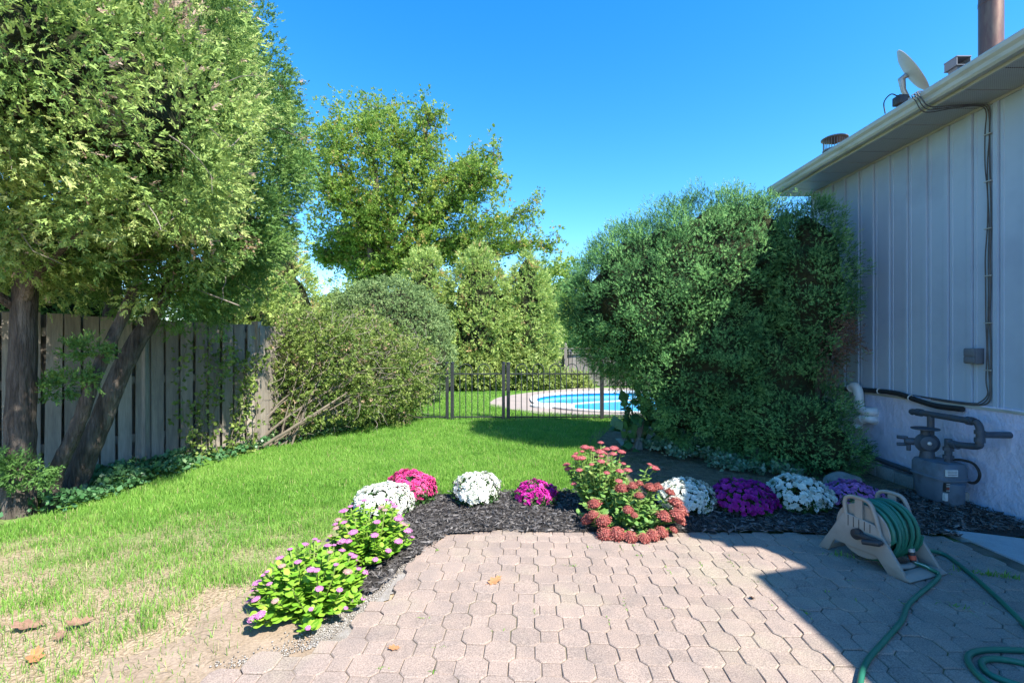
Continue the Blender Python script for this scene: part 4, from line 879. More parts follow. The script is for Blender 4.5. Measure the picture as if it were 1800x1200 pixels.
# ------------------------------------------------------------------ big deciduous tree
bt = thing('deciduous_tree', 'tall spreading broadleaf tree with many rising limbs against the sky', 'tree', (-6.6, 22, 0))
def T2(x, y, Y=22.0): return Vector(D(x, y, Y))
limbs = [[(652, 520), (650, 490), (655, 440), (640, 380), (612, 310), (598, 250)], [(652, 520), (660, 480), (680, 420), (690, 340), (698, 270), (690, 215)], [(652, 520), (655, 470), (662, 400), (660, 310), (650, 240), (658, 190)],
         [(652, 520), (640, 480), (615, 440), (585, 420), (560, 395)], [(660, 500), (690, 460), (740, 400), (800, 340), (860, 320)], [(660, 500), (700, 470), (770, 420), (850, 390), (930, 350)], [(660, 495), (720, 450), (800, 430), (880, 425), (960, 425)],
         [(655, 470), (640, 400), (600, 350), (560, 290)], [(670, 430), (720, 340), (750, 270), (760, 220)], [(675, 440), (740, 350), (790, 300), (815, 275)], [(680, 450), (760, 390), (830, 340), (880, 300)], [(690, 465), (760, 440), (830, 450), (900, 445)], [(650, 490), (610, 450), (570, 450), (545, 440)]]
mb = MB(); tips = []; lp = []
for i, l in enumerate(limbs):
    dy = random.uniform(-2.2, 2.2); P = [T2(x, y) + Vector((0, dy * k / (len(l) - 1), 0)) for k, (x, y) in enumerate(l)]
    PP = limb(mb, P, .20 if i < 3 else .13, .02, 8, 5, .02); lp += [(p_, i) for p_ in PP[3:]]
mb.tube([(-6.6, 22, -.1), (-6.6, 22, 2.0), T2(652, 518)], [.36, .28, .24], 12); mb.build('trunk', M['darkstem'], bt, True)
# side branches off the limbs carry the leaves
mb = MB(); P_, D_ = [], []
for p_, i in lp:
    for k in range(4):
        d = Vector((random.gauss(0, 1), random.gauss(0, 1), random.gauss(.25, .7))).normalized()
        if i in (4, 5, 6, 9): d = (d * .7 + Vector((.75, 0, -.05))).normalized()
        ln = random.uniform(.5, 1.35); q = p_ + d * ln * .5 + Vector((0, 0, .05)); e = p_ + d * ln + Vector((0, 0, -.08 * ln))
        mb.tube([p_, q, e], [.022, .014, .006], 4, cap=False)
        for s2 in np.linspace(.25, 1.08, 6):
            w = (p_.lerp(q, s2 * 2) if s2 < .5 else q.lerp(e, s2 * 2 - 1)); P_.append(w); D_.append(d)
link('branches', mb.mesh('branches', fix=False), M['darkstem'], bt, 'stuff')
P_ = np.array([tuple(p_) for p_ in P_]); D_ = np.array([tuple(d) for d in D_]); per = 4; pos = np.repeat(P_, per, 0) + rng.normal(size=(len(P_) * per, 3)) * .15; dd = np.repeat(D_, per, 0) * .5 + rng.normal(size=pos.shape) * .6; dd[:, 2] -= .15
tt0 = np.clip(np.repeat(rng.normal(.45, .15, len(P_)), per) + rng.normal(0, .15, len(pos)), 0, .9); tt0[rng.random(len(pos)) < .06] = 1
V1 = scatter(T_TRE, pos, dd, rng.uniform(.13, .25, len(pos)), tt0)
EL = [((-6.5, 22, 9.5), (3.2, 2.6, 3.3)), ((-4.9, 22, 8.3), (2.7, 2.4, 2.9)), ((-7.8, 22, 8.0), (1.7, 1.6, 2.2)), ((-2.6, 22, 7.5), (2.2, 1.8, 1.5)), ((-3.9, 21.6, 6.4), (2.1, 1.6, 1.1))]
V2 = crown(EL, 620, 13, .38, T_TRE, .18, .45, .25, .0, 0.1, .5, .17, .05, back=.35, cut=.5)
foliage('crown', [V1, V2], DEC, bt)

# ------------------------------------------------------------------ twiggy arching shrub on the left of the lawn
ts = thing('twiggy_shrub', 'sprawling twiggy shrub with long bare stems arching over the lawn', 'shrub', (-3.35, 6.9, 0))
ES = [((-2.95, 7.6, 1.05), (.85, .75, .62)), ((-2.35, 8.2, .95), (.75, .7, .72)), ((-3.05, 7.3, 1.45), (.72, .6, .45)), ((-2.0, 8.7, 1.0), (.6, .5, .6)), ((-2.75, 8.2, 1.5), (.8, .7, .5)), ((-2.55, 7.7, .62), (.55, .5, .42)), ((-2.1, 8.6, .5), (.5, .5, .45)), ((-3.3, 7.2, 1.1), (.4, .4, .5)), ((-3.15, 7.0, .45), (.35, .25, .32))]
mb = MB()
for k in range(24):
    b0 = Vector((-3.42 + random.uniform(-.12, .30), 6.75 + random.uniform(-.15, .45), 0)); tx = random.uniform(.2, 1.75); ty = random.uniform(.3, 2.0); hz = random.uniform(.75, 1.75)
    P = limb(mb, [b0, b0 + Vector((tx * .28, ty * .25, hz * .45)), b0 + Vector((tx * .65, ty * .65, hz * .85)), b0 + Vector((tx * 1.05, ty, hz * random.uniform(.8, 1.05)))], random.uniform(.006, .014), .003, 6, 6, .008)
for x0, y0, x1, y1, x2, y2, r in ((440, 788, 520, 722, 625, 660, .021), (452, 790, 540, 735, 610, 690, .024), (445, 786, 500, 700, 640, 612, .019), (470, 785, 545, 735, 600, 705, .016), (436, 780, 455, 680, 500, 600, .014)):
    a = G(x0, y0); limb(mb, [(a[0], a[1], 0), D(x1, y1, a[1] + .25), D(x2, y2, a[1] + .7)], r, r * .5, 8, 8, .006)
mb.build('stems', M['palestem'], ts, True)
P, Nn = ell_points(ES, 650, .3, .5); twigs(ts, P, unit(Nn + rng.normal(size=Nn.shape) * .9), .45, .004, M['twig'], kink=.5)
foliage('crown', [crown(ES, 950, 12, .15, T_TRE, .07, depth=.5, lump=.08, up=.1, tmean=.55, tvar=.2, brown=.04, back=.5, cut=.55)], SHR, ts)
vn = thing('climbing_vine', 'leafy vine with pale stems climbing the fence boards', 'vine', (-3.75, 6.2, 0))
mb = MB(); PV = []
for k in range(9):
    s0 = random.uniform(-.5, .35); b0 = Vector((-3.72 + s0 * .64 + .05, 6.12 + s0 * .77 - .09, 0)); P = limb(mb, [b0, b0 + Vector((random.uniform(-.1, .2), random.uniform(-.05, .05), .5)), b0 + Vector((random.uniform(-.15, .3), random.uniform(-.05, .08), 1.0)), b0 + Vector((random.uniform(-.2, .35), random.uniform(-.05, .1), random.uniform(1.2, 1.6)))], .008, .003, 5, 6, .012); PV += P
mb.build('stems', M['palestem'], vn, True)
PV = np.array([tuple(p_) for p_ in PV]); pos = np.repeat(PV, 3, 0) + rng.normal(size=(len(PV) * 3, 3)) * .05; dd = rng.normal(size=pos.shape); dd[:, 1] -= .6
foliage('leaves', [scatter(T_IVY, pos, dd, rng.uniform(.05, .11, len(pos)), rng.uniform(.2, .9, len(pos)))], SHR, vn)

# ------------------------------------------------------------------ ground cover
def cover(name, label, cat, poly, n_, size, mat, T, zmax, tm=.5, dens=None):
    b0 = np.array(poly); x = rng.uniform(b0[:, 0].min(), b0[:, 0].max(), n_); y = rng.uniform(b0[:, 1].min(), b0[:, 1].max(), n_); k = inpoly(x, y, poly) & (vnoise(x, y, 3.2) > .25); x, y = x[k], y[k]; n2_ = len(x)
    z = zmax * (.25 + .75 * vnoise(x, y, 4)) * rng.random(n2_) ** .6; d = rng.normal(size=(n2_, 3)) * .45; d[:, 2] += 1
    V, F, tt = scatter(T, np.stack([x, y, z], 1), d, size * rng.uniform(.6, 1.35, n2_), np.clip(rng.normal(tm, .25, n2_), 0, 1))
    return setp(link(name, np_mesh(name, V, F, tt), mat), label, cat, kind='stuff')
cover('ivy_ground_cover', 'dark ivy ground cover between the board fence and the lawn', 'ground cover', [(-5.2, 3.6), (-4.1, 3.35), (-3.75, 3.9), (-3.62, 5.2), (-3.3, 6.9), (-3.5, 7.2), (-4.2, 5.6), (-5.3, 4.4)], 5200, .075, IVY, T_IVY, .15, .4)
cover('weed_strip', 'low green weeds along the foot of the twiggy shrub', 'ground cover', [(-3.55, 6.3), (-3.3, 6.5), (-2.6, 7.9), (-2.2, 8.9), (-2.5, 9.0), (-3.2, 7.6)], 1500, .06, IVY, T_IVY, .10, .6)
cover('variegated_ground_cover', 'pale variegated ground cover along the foot of the yew', 'ground cover', [(1.75, 6.5), (1.95, 5.9), (2.3, 5.35), (2.75, 5.0), (3.0, 4.9), (3.15, 5.1), (2.75, 5.55), (2.3, 6.1), (2.1, 6.7)], 2600, .07, VAR, T_IVY, .16, .6)
cover('seedling_weeds', 'small weeds between the last white mum and the lavender mum', 'ground cover', [(2.65, 4.2), (2.95, 4.2), (3.0, 4.6), (2.7, 4.65)], 260, .05, VAR, T_IVY, .14, .5)
bl = scrub('burdock_plant', 'large-leaved green weed under the left side of the yew', [((1.75, 6.5, .28), (.22, .2, .25))], IVY, 14, 3, .28, (1.75, 6.5, 0), T_IVY, .3, 0, .12, lump=.03, depth=.5)
# dry grass bits on the bare soil
n = 9000; x = rng.uniform(1.0, 4.0, n); y = rng.uniform(4.3, 8.4, n); k = inpoly(x, y, SOIL); x, y = x[k], y[k]; n = len(x); d = rng.normal(size=(n, 3)); d[:, 2] = np.abs(d[:, 2]) * .35
V, F, tt = scatter([strip_tpl(.05, .05), strip_tpl(-.08, .04)], np.stack([x, y, np.full(n, .012)], 1), d, rng.uniform(.02, .08, n), rng.random(n))
setp(link('dry_grass_litter', np_mesh('dry_grass_litter', V, F, tt), STRAW), 'dry straw litter on the bare soil before the yew', 'straw', kind='stuff')

# ------------------------------------------------------------------ lawn blades
def blades(n_, x, y, hh, wid, tint, lean=.5):
    a = rng.uniform(0, 2 * np.pi, n_); dx, dy = np.cos(a), np.sin(a); la = rng.uniform(0, 2 * np.pi, n_); ll = np.abs(rng.normal(0, lean, n_)); lx, ly = np.cos(la) * ll, np.sin(la) * ll
    V = np.zeros((n_, 5, 3)); w = wid / 2
    V[:, 0] = np.stack([x - dx * w, y - dy * w, np.zeros(n_)], 1); V[:, 1] = np.stack([x + dx * w, y + dy * w, np.zeros(n_)], 1)
    V[:, 2] = np.stack([x + dx * w * .8 + lx * hh * .4, y + dy * w * .8 + ly * hh * .4, hh * .6], 1); V[:, 3] = np.stack([x - dx * w * .8 + lx * hh * .4, y - dy * w * .8 + ly * hh * .4, hh * .6], 1)
    V[:, 4] = np.stack([x + lx * hh, y + ly * hh, hh * np.maximum(.35, 1 - .35 * ll)], 1)
    F = np.array([(0, 1, 2), (0, 2, 3), (3, 2, 4)])[None] + (np.arange(n_) * 5)[:, None, None]; F = np.where((y > 5)[:, None, None] & (np.arange(3) < 2)[None, :, None], -1, F); F[:, 0] = np.where((y > 5)[:, None], np.array([0, 1, 4])[None] + (np.arange(n_) * 5)[:, None], F[:, 0]); F[:, 2] = np.where((y > 5)[:, None], -1, F[:, 2]); F = F.reshape(-1, 3); F = F[F[:, 0] >= 0]
    return V.reshape(-1, 3), F.reshape(-1, 3), np.repeat(tint, 5)
LAWN = [(-6.5, 1.2), (-1.35, 1.2), (-1.30, 1.95), (-1.25, 2.4), (-1.36, 2.9), (-1.38, 4.05), (-1.0, 4.46), (-.3, 4.50), (.9, 4.5), (1.2, 4.7), (1.15, 5.6), (1.25, 7.0), (1.9, 8.6), (2.4, 9.3), (2.0, 9.6), (.9, 9.9), (.0, 10.5), (-.65, 11.8), (-.6, 13), (.4, 15), (-3, 15.2), (-2.6, 12), (-2.4, 9.6), (-2.6, 8.2), (-3.3, 6.8), (-3.66, 5.2), (-3.8, 4.0), (-4.2, 3.4), (-6.5, 3.2)]
n = 700000; u = rng.random(n); y = 1.3 * (15.2 / 1.3) ** (u ** 1.02); x = rng.uniform(-6.5, 2.4, n)
keep = inpoly(x, y, LAWN) & (np.abs(x) / y < 1.25); pn = .6 * vnoise(x, y, 1.9) + .3 * vnoise(x + 31, y, 4.5) + .35 * vnoise(x, y + 17, 9)
bare = np.clip((4.3 - y) / 1.5, 0, 1) * np.clip((-x - .7) / 0.9, 0.25, 1); dens = np.clip((pn - (.0 + .42 * bare)) * 2.8, 0.15, 1)
dens[y > 7] *= .8
edge = (-x - 1.62 + .55 * (vnoise(x, y, 3.1) - .5) + .35 * (vnoise(x + 7, y, 9) - .5)) / .25; dens = np.where(y < 2.75, dens * np.clip(edge + .25, .06, 1), dens)
keep &= rng.random(n) < dens; x, y, pn = x[keep], y[keep], pn[keep]
if len(x) > 300000: s_ = rng.choice(len(x), 300000, False); x, y, pn = x[s_], y[s_], pn[s_]
n = len(x); far = np.clip(y / 4, .8, 3.4)
hh = rng.uniform(.022, .058, n) * (.55 + .75 * vnoise(x, y, 7) + .5 * vnoise(x + 5, y, 2.3)) ; hh = np.where(rng.random(n) < .04, hh * 1.5, hh); wid = .0036 * far * rng.uniform(.7, 1.3, n)
tint = np.clip(rng.normal(.45, .17, n) + .25 * (vnoise(x, y, .9) - .5) + .30 * (vnoise(x + 3, y, 5) - .5) + .12 * np.clip((3.6 - y), 0, 1), 0, .9); dry = rng.random(n) < (.02 + .12 * np.clip((4.0 - y) / 2, 0, 1)); tint[dry] = 1
V, F, tt = blades(n, x, y, hh, wid, tint, .55)
setp(link('lawn_grass', np_mesh('lawn_grass', V, F, tt), GR), 'bright green lawn grass, patchy and dry near the camera', 'grass', kind='stuff')
# dry thatch on the bare patches
n = 14000; x = rng.uniform(-5, -1.2, n); y = rng.uniform(1.5, 4.0, n); k = inpoly(x, y, LAWN); x, y = x[k], y[k]; n = len(x); d = rng.normal(size=(n, 3)); d[:, 2] = np.abs(d[:, 2]) * .25
V, F, tt = scatter([strip_tpl(.06, .04), strip_tpl(-.08, .03)], np.stack([x, y, np.full(n, .006)], 1), d, rng.uniform(.02, .09, n), rng.random(n))
setp(link('lawn_thatch', np_mesh('lawn_thatch', V, F, tt), STRAW), 'dry straw-coloured thatch in the thin lawn', 'straw', kind='stuff')
# weeds in the paver joints
for (xx, yy, nn_, sp, lab) in ((1745, 1020, 90, .09, 'grass tuft growing from a paver joint beside the green hose'), (1480, 985, 26, .05, 'tiny grass tuft beside the hose reel foot'), (1675, 1075, 16, .04, 'sparse weed sprig in a shaded paver joint')):
    g = G(xx, yy); a = rng.normal(0, 1, nn_); x = g[0] + a * sp; y = g[1] - a * sp * .35 + rng.normal(0, .012, nn_); V, F, tt = blades(nn_, x, y, rng.uniform(.02, .06, nn_), np.full(nn_, .005), rng.uniform(.1, .5, nn_), .9); V[:, 2] += PT - .008
    setp(link('weed_tuft', np_mesh('weed_tuft', V, F, tt), GR), lab, 'weed', 'weeds in the paving', 'stuff')

# ------------------------------------------------------------------ chrysanthemums
def bloom_tpl(r, npet, layers=2):
    parts = []
    for l in range(layers):
        R0 = .5 * (1 - .38 * l); zz = .06 + .13 * l
        for k in range(npet):
            a = 2 * math.pi * (k + .5 * l) / npet + r.uniform(-.1, .1); d = np.array((math.cos(a), math.sin(a), .25 + .5 * l)); sd = np.array((-math.sin(a), math.cos(a), 0)); parts.append(tri_leaf((0, 0, zz), d, sd, R0 * r.uniform(.9, 1.1), R0 * .34))
    parts.append(tri_leaf((0, -.09, .3), (0, 1, 0), (1, 0, 0), .18, .09))
    return pack(parts)
T_BLM = [bloom_tpl(RT, 8) for _ in range(4)]
def mum(x, y, r, h, mat, label, nb, bs=.036, bare=.0):
    t_ = thing('chrysanthemum', label, 'flower', (x, y, 0), 'potted-out mums in the mulch bed')
    el = [((x, y, h * .42), (r * .93, r * .93, h * .5))]
    core(t_, [((x, y, h * .36), (r * .86, r * .86, h * .5))], .88, 'dark_mum_core')  # dark filler standing in for the shade inside the mound
    foliage('leaves', [crown([((x, y, h * .36), (r * .86, r * .86, h * .40))], 130, 6, .04, T_SML, .05, depth=.1, lump=.01, back=.7, zmin=.02)], MUML, t_)
    i = np.arange(nb) + .5; zf = 1 - i / nb * 1.12; ph = i * 2.39996; rr = np.sqrt(np.clip(1 - zf ** 2, 0, 1))
    jx = rng.normal(0, .035, (nb, 3)); u = unit(np.stack([rr * np.cos(ph), rr * np.sin(ph), zf], 1) + jx)
    P = np.stack([x + r * u[:, 0], y + r * u[:, 1], np.maximum(.02, h * .40 + h * .60 * u[:, 2])], 1) + rng.normal(0, .006, (nb, 3)); Nn = unit(u / np.array((r, r, h * .6)) + rng.normal(0, .04, (nb, 3)) / r * .3)
    lob = 1 + .07 * np.sin(3 * ph + x * 40) * np.sqrt(rr) + .06 * np.sin(2 * ph * 1.0 + y * 31 + zf * 3); P[:, 0] = x + (P[:, 0] - x) * lob; P[:, 1] = y + (P[:, 1] - y) * lob; P[:, 2] *= (1 + .08 * np.sin(ph * 2 + x * 17) * rr)
    k = rng.random(nb) > np.where(zf < .05, .30 + bare, .02) + .55 * (vnoise(P[:, 0] * 9 + x * 7, P[:, 1] * 9 + P[:, 2] * 9, 1.3) < .22); P, Nn = P[k], Nn[k]
    Nn = unit(Nn + rng.normal(0, .22, Nn.shape))
    V, F, tt = scatter(T_BLM, P, Nn, bs * 1.32 * rng.uniform(.85, 1.2, len(P)), np.clip(rng.normal(.5, .25, len(P)), 0, 1))
    link('blooms', np_mesh('blooms', V, F, tt), mat, t_, 'stuff')
mum(-1.08, 3.96, .245, .235, BW, 'white chrysanthemum behind the pink-flowered sedum at the lawn edge', 330, .042)
mum(-.915, 4.22, .215, .285, BP, 'bright pink chrysanthemum next to the leftmost white one', 300, .038)
mum(-.315, 4.22, .195, .265, BW, 'white chrysanthemum standing alone in the sunlit mulch', 260, .042)
mum(.21, 4.22, .178, .19, BM, 'small magenta chrysanthemum left of the tall sedum', 170, .040, .1)
mum(1.47, 4.02, .235, .26, BW, 'shaded white chrysanthemum just right of the red sedum', 300, .042)
mum(1.945, 4.0, .255, .26, BU, 'deep purple chrysanthemum between two shaded white ones', 400, .036)
mum(2.47, 4.07, .245, .27, BW, 'shaded white chrysanthemum between the purple and the lavender ones', 320, .042)
mum(2.95, 4.10, .225, .22, BL, 'lavender chrysanthemum behind the hose reel', 380, .034)

# ------------------------------------------------------------------ stonecrops
def floret_head(mat, k, dome):
    r = random.Random(k); n_ = 90; i = np.arange(n_) + .5; rr = np.sqrt(i / n_) * .5; ph = i * 2.39996; z = dome * (1 - (rr / .5) ** 2) ; P = np.stack([rr * np.cos(ph), rr * np.sin(ph), z], 1) + np.random.default_rng(k).normal(0, .022, (n_, 3))
    star = pack([tri_leaf((0, 0, .2), (math.cos(a), math.sin(a), .5), (-math.sin(a), math.cos(a), 0), .62, .22) for a in np.linspace(0, 2 * math.pi, 5, endpoint=False)])
    V, F, tt = scatter([star], P, np.stack([P[:, 0] * .8, P[:, 1] * .8, np.full(n_, .6)], 1), np.full(n_, .10) * np.random.default_rng(k + 9).uniform(.8, 1.2, n_), np.random.default_rng(k + 5).random(n_))
    c, f_ = pack([([(.48 * math.cos(a), .48 * math.sin(a), -.03) for a in np.linspace(0, 2 * math.pi, 10, endpoint=False)] + [(.25 * math.cos(a), .25 * math.sin(a), dome * .7) for a in np.linspace(0, 2 * math.pi, 10, endpoint=False)] + [(0, 0, dome * .92), (0, 0, -.22)],
        [(i_, (i_ + 1) % 10, 10 + i_) for i_ in range(10)] + [((i_ + 1) % 10, 10 + (i_ + 1) % 10, 10 + i_) for i_ in range(10)] + [(10 + i_, 10 + (i_ + 1) % 10, 20) for i_ in range(10)] + [((i_ + 1) % 10, i_, 21) for i_ in range(10)])])
    V, F, tt = cat_parts([(V, F, tt), (c, f_, np.full(len(c), .1))]); me = np_mesh('flower_head', V, F, tt); me.materials.append(mat); return me
def round_leaf(r, w=.36):
    V = [(0, 0, 0)]; n_ = 7
    for k in range(n_ + 1):
        a = -1.35 + 2.7 * k / n_; V.append((math.sin(a) * w * 1.0, .10 * (abs(math.sin(a))) + r.uniform(-.03, .03), .5 + .5 * math.cos(a) * 1.0 if abs(a) < 1.2 else .38))
    V.append((0, -.06, .5)); c = len(V) - 1
    return np.array(V, float), np.array([(k, k + 1, c) for k in range(0, n_ + 1)] + [(n_ + 1, 0, c)])
T_RND = [round_leaf(RT, w) for w in (.34, .40, .30, .37)]
def sedum(label, x, y, stems, leafmat_, lsize, heads, hs, cat='flower', nleaf=14, group='stonecrops in the mulch bed', stemmat=None, basez=0.01, frac=.97, extra=()):
    """stems: list of (tip offset x, y, z); one head per stem tip"""
    t_ = thing('stonecrop', label, cat, (x, y, 0), group); mb = MB(); PL, DL, SL = [], [], []; hd = []
    for ki, (tx, ty, tz) in enumerate(list(stems) + list(extra)):
        b0 = Vector((x + tx * .18 + random.uniform(-.03, .03), y + ty * .18 + random.uniform(-.03, .03), basez)); e = Vector((x + tx, y + ty, tz)); mid = b0.lerp(e, .5) + Vector((tx * .12, ty * .12, tz * .06)); P = spline([b0, mid, e], 6)
        has = random.random() < frac and ki < len(stems); cutp = len(P) if has else len(P) - 2; mb.tube(P[:cutp], [.005] * cutp, 5, cap=False); hd.append((e, (P[-1] - P[-2]).normalized())) if has else None
        for k in range(nleaf):
            s2 = .12 + .84 * (k + random.random()) / nleaf; q = P[min(len(P) - 1, int(s2 * (len(P) - 1)))]; a = k * 2.1 + random.uniform(-.5, .5); PL.append(tuple(q)); DL.append((math.cos(a), math.sin(a), random.uniform(-.05, .75))); SL.append(lsize * random.uniform(.7, 1.2) * (1.1 - .35 * s2))
    mb.build('stems', stemmat or M['greenstem'], t_, True, 'stuff')
    PL, DL, SL = np.array(PL), np.array(DL), np.array(SL); side = np.cross(DL, np.array((0, 0, 1.0))[None]) + rng.normal(0, .25, DL.shape)
    V, F, tt = scatter(T_RND, PL, DL, SL, np.clip(rng.normal(.5, .25, len(PL)), 0, 1), side); V[:, 2] = np.maximum(V[:, 2], .012)
    link('leaves', np_mesh('leaves', V, F, tt), leafmat_, t_, 'stuff')
    for (e, d) in hd:
        me = random.choice(heads); o = bpy.data.objects.new('flower_head', me); COL.objects.link(o); o.parent = t_; o.matrix_parent_inverse = Matrix.Translation(-t_.location); s2 = hs * random.uniform(.6, 1.35); o.scale = (s2, s2, s2)
        o.location = e + Vector((0, 0, .005)); dd_ = (d * .5 + Vector((0, 0, .8))).normalized(); o.rotation_euler = dd_.to_track_quat('Z', 'Y').to_euler()
    return t_
hp_ = [floret_head(HPK, k, .16) for k in range(3)] + [floret_head(HSP, 7, .2)]
hr_ = [floret_head(HRS, k + 20, .22) for k in range(3)]; hd_ = [floret_head(HRD, k + 40, .36) for k in range(4)]
def dome_stems(n_, r, h, rmin=.05, flat=.5):
    out = []
    for i in range(n_):
        f_ = (i + .5) / n_; rr = rmin + (r - rmin) * math.sqrt(f_); a = i * 2.39996 + random.uniform(-.3, .3); out.append((rr * math.cos(a), rr * math.sin(a), h * (1 - flat * f_ ** 1.4) * random.uniform(.9, 1.06)))
    return out
sedum('low lime green stonecrop with pink heads at the corner of the patio, nearest', -1.07, 2.50, dome_stems(60, .31, .33, flat=.80), SED, .058, hp_, .038, nleaf=26, frac=.75)
sedum('lime green stonecrop with pink and fading heads before the white mum', -.93, 3.10, dome_stems(60, .28, .37, flat=.74), SED, .053, hp_, .046, nleaf=25, frac=.75)
sedum('tall upright stonecrop with flat rose heads in the middle of the bed', .725, 3.98, [(a * .9, b_ * .9, h_2) for a, b_, h_2 in dome_stems(46, .30, .545, flat=.34)] + [(-.22, -.12, .28), (.0, -.2, .26), (.42, -.05, .42), (.47, -.02, .38)], SED2, .055, hr_, .066, nleaf=22, frac=.75)
spr = []
for k in range(34):
    a = random.uniform(0, 2 * math.pi); rr = random.uniform(.05, .40); zz = .30 * (1 - (rr / .46) ** 2) + .05; spr.append((rr * math.cos(a), rr * math.sin(a) * .70, max(.055, zz * random.uniform(.7, 1.05))))
out_heads = [(-.20, -.27, .05), (-.12, -.29, .06), (-.03, -.32, .05), (.06, -.34, .05), (.13, -.31, .06), (.20, -.28, .07), (.30, -.24, .07), (.36, -.18, .12), (-.30, -.12, .10), (-.27, -.16, .15), (-.24, -.05, .19), (-.20, -.2, .12), (.40, -.1, .16), (.38, -.05, .2), (.34, -.2, .16), (.24, -.2, .15), (.02, -.22, .17), (-.02, -.2, .2), (.2, .0, .30), (.12, .02, .33), (.27, .03, .30), (.05, -.05, .33), (-.02, -.02, .30), (.08, -.12, .28), (.36, .02, .26)]
sedum('sprawling stonecrop with heavy rust red heads drooping onto the pavers', .87, 3.66, out_heads, SED2, .066, hd_, .098, nleaf=14, extra=spr)

# ------------------------------------------------------------------ hose reel and hoses
RU = Vector((.33, -.944, 0)).normalized(); RV = Vector((.944, .33, 0)).normalized(); RO = Vector((2.365, 3.06, PT))
def rl(u, v, z): return RO + RU * u + RV * v + Vector((0, 0, z))
reel = thing('hose_reel', 'beige plastic hose reel cart standing on the shaded pavers', 'hose reel', RO)
side = [(-.275, 0), (-.205, 0), (-.165, .085), (.10, .085), (.17, 0), (.275, 0), (.262, .03), (.115, .245), (.09, .272), (-.085, .292), (-.105, .285)]
def handle(v):
    P = [rl(-.085, v, .25), rl(-.098, v, .36), rl(-.07, v, .40), rl(.0, v, .408), rl(.055, v, .395), rl(.085, v, .34), rl(.12, v, .22)]
    return spline(P, 5)
for sg, nm in ((-1, 'near'), (1, 'far')):
    v = .155 * sg
    o = MB().prism(side, lambda a, b_, t_: rl(a, v + t_, b_), -.012, .012).build('side_frame', M['reelplastic'], reel); bevel(o, .006)
    for k in range(5): MB().prism([(-.07 + .034 * k, .215), (-.066 + .034 * k, .215), (-.066 + .034 * k, .284 - .004 * k), (-.07 + .034 * k, .284 - .004 * k)], lambda a, b_, t_: rl(a, v + t_, b_), -.0135 if sg < 0 else .012, -.012 if sg < 0 else .0135).build('rib_slot', M['darkplastic'], o)
    MB().tube(handle(v), .013, 10).build('handle', M['reelplastic'], reel, True)
    MB().prism([(-.03, .26), (.018, .26), (.016, .398), (-.03, .398)], lambda a, b_, t_: rl(a, v + t_, b_), -.007, .007).build('handle_web', M['reelplastic'], reel)
    MB().lathe([(.02, -.002), (.165, -.002), (.17, .004), (.165, .010), (.02, .010)], rl(0, v - sg * .016, .20), RV * -sg, 32).build('drum_flange', M['reelplastic'], reel, True)
ft = [(.205, .0), (.285, .0), (.295, .012), (.262, .03), (.215, .035)]
o = MB().prism(ft, lambda a, b_, t_: rl(a, t_, b_), -.1675, .1675).build('front_foot', M['reelplastic'], reel); bevel(o, .006)
o = MB().prism([(-.285, 0), (-.215, 0), (-.22, .03), (-.265, .03)], lambda a, b_, t_: rl(a, t_, b_), -.1425, .1425).build('rear_foot', M['reelplastic'], reel); bevel(o, .006)
MB().tube([rl(.12, -.13, .05), rl(.17, -.08, .035), rl(.185, 0, .03), rl(.17, .08, .035), rl(.12, .13, .06)], .022, 10, flat=.7).build('tray', M['reelplastic'], reel, True)
MB().tube([rl(0, -.145, .2), rl(0, .145, .2)], .06, 18).build('drum', M['reelplastic'], reel, True)
cr = MB(); cr.lathe([(.034, 0), (.034, .03), (.024, .036)], rl(.0, -.167, .185), RV * -1, 18); cr.tube([rl(.0, -.19, .185), rl(.15, -.20, .19)], [.02, .015], 10); cr.build('crank_arm', M['darkplastic'], reel, True)
MB().tube([rl(.15, -.195, .19), rl(.15, -.215, .185), rl(.07, -.24, .17)], [.016, .017, .015], 10).build('crank_grip', M['darkplastic'], reel, True)
# the wound hose, saggy turns
P = []; turns = 21
for i in range(turns * 22 + 1):
    a = 2 * math.pi * i / 22; tn = i / 22; w = tn / 7.0; lay = int(min(2, w)); f_ = w - lay; vv = (-.118 + .236 * f_) if lay % 2 == 0 else (.118 - .236 * f_)
    rr = .10 + .028 * lay + .006 * math.sin(tn * 5.1) + .004 * math.sin(a * 2 + tn); P.append(rl(rr * math.cos(a) * .96 + .012 * lay * max(0, math.cos(a)), vv * (1 + .05 * math.sin(tn * 2.7)) + .012 * math.sin(a + tn * 1.3), .20 + rr * math.sin(a) * 1.1))
ch_ = thing('coiled_hose', 'green garden hose wound on the reel drum', 'hose', rl(0, 0, .05)); MB().tube(P, .0125, 7).build('hose', M['hosegreen'], ch_, True)
ov = spline([rl(-.05, .02, .345), rl(.04, .03, .345), rl(.115, .05, .27), rl(.155, .055, .17), rl(.165, .05, .125)], 8); MB().tube(ov, .0135, 8).build('hose_end', M['hosegreen'], ch_, True)
for q0, q1, r_, mt in (((.165, .05, .128), (.168, .05, .108), .02, 'galv'), ((.168, .05, .108), (.172, .05, .088), .0185, 'darkplastic'), ((.172, .05, .088), (.176, .05, .064), .0195, 'orange'), ((.176, .05, .064), (.182, .05, .044), .016, 'darkplastic')):
    MB().tube([rl(*q0), rl(*q1)], r_, 14).build('connector', M[mt], ch_, True)
def hose(name, label, pts, r_, stripe=None, n_=10):
    t_ = thing(name, label, 'hose', pts[len(pts) // 2]); P = spline(pts, n_); MB().tube(P, r_, 10).build('hose', M['hosegreen'], t_, True)
    if stripe:
        Q = [p_ + Vector((stripe[0], stripe[1], stripe[2])) * r_ * .80 for p_ in P]; MB().tube(Q, r_ * .28, 6).build('stripe', M['hosestripe'], t_, True)
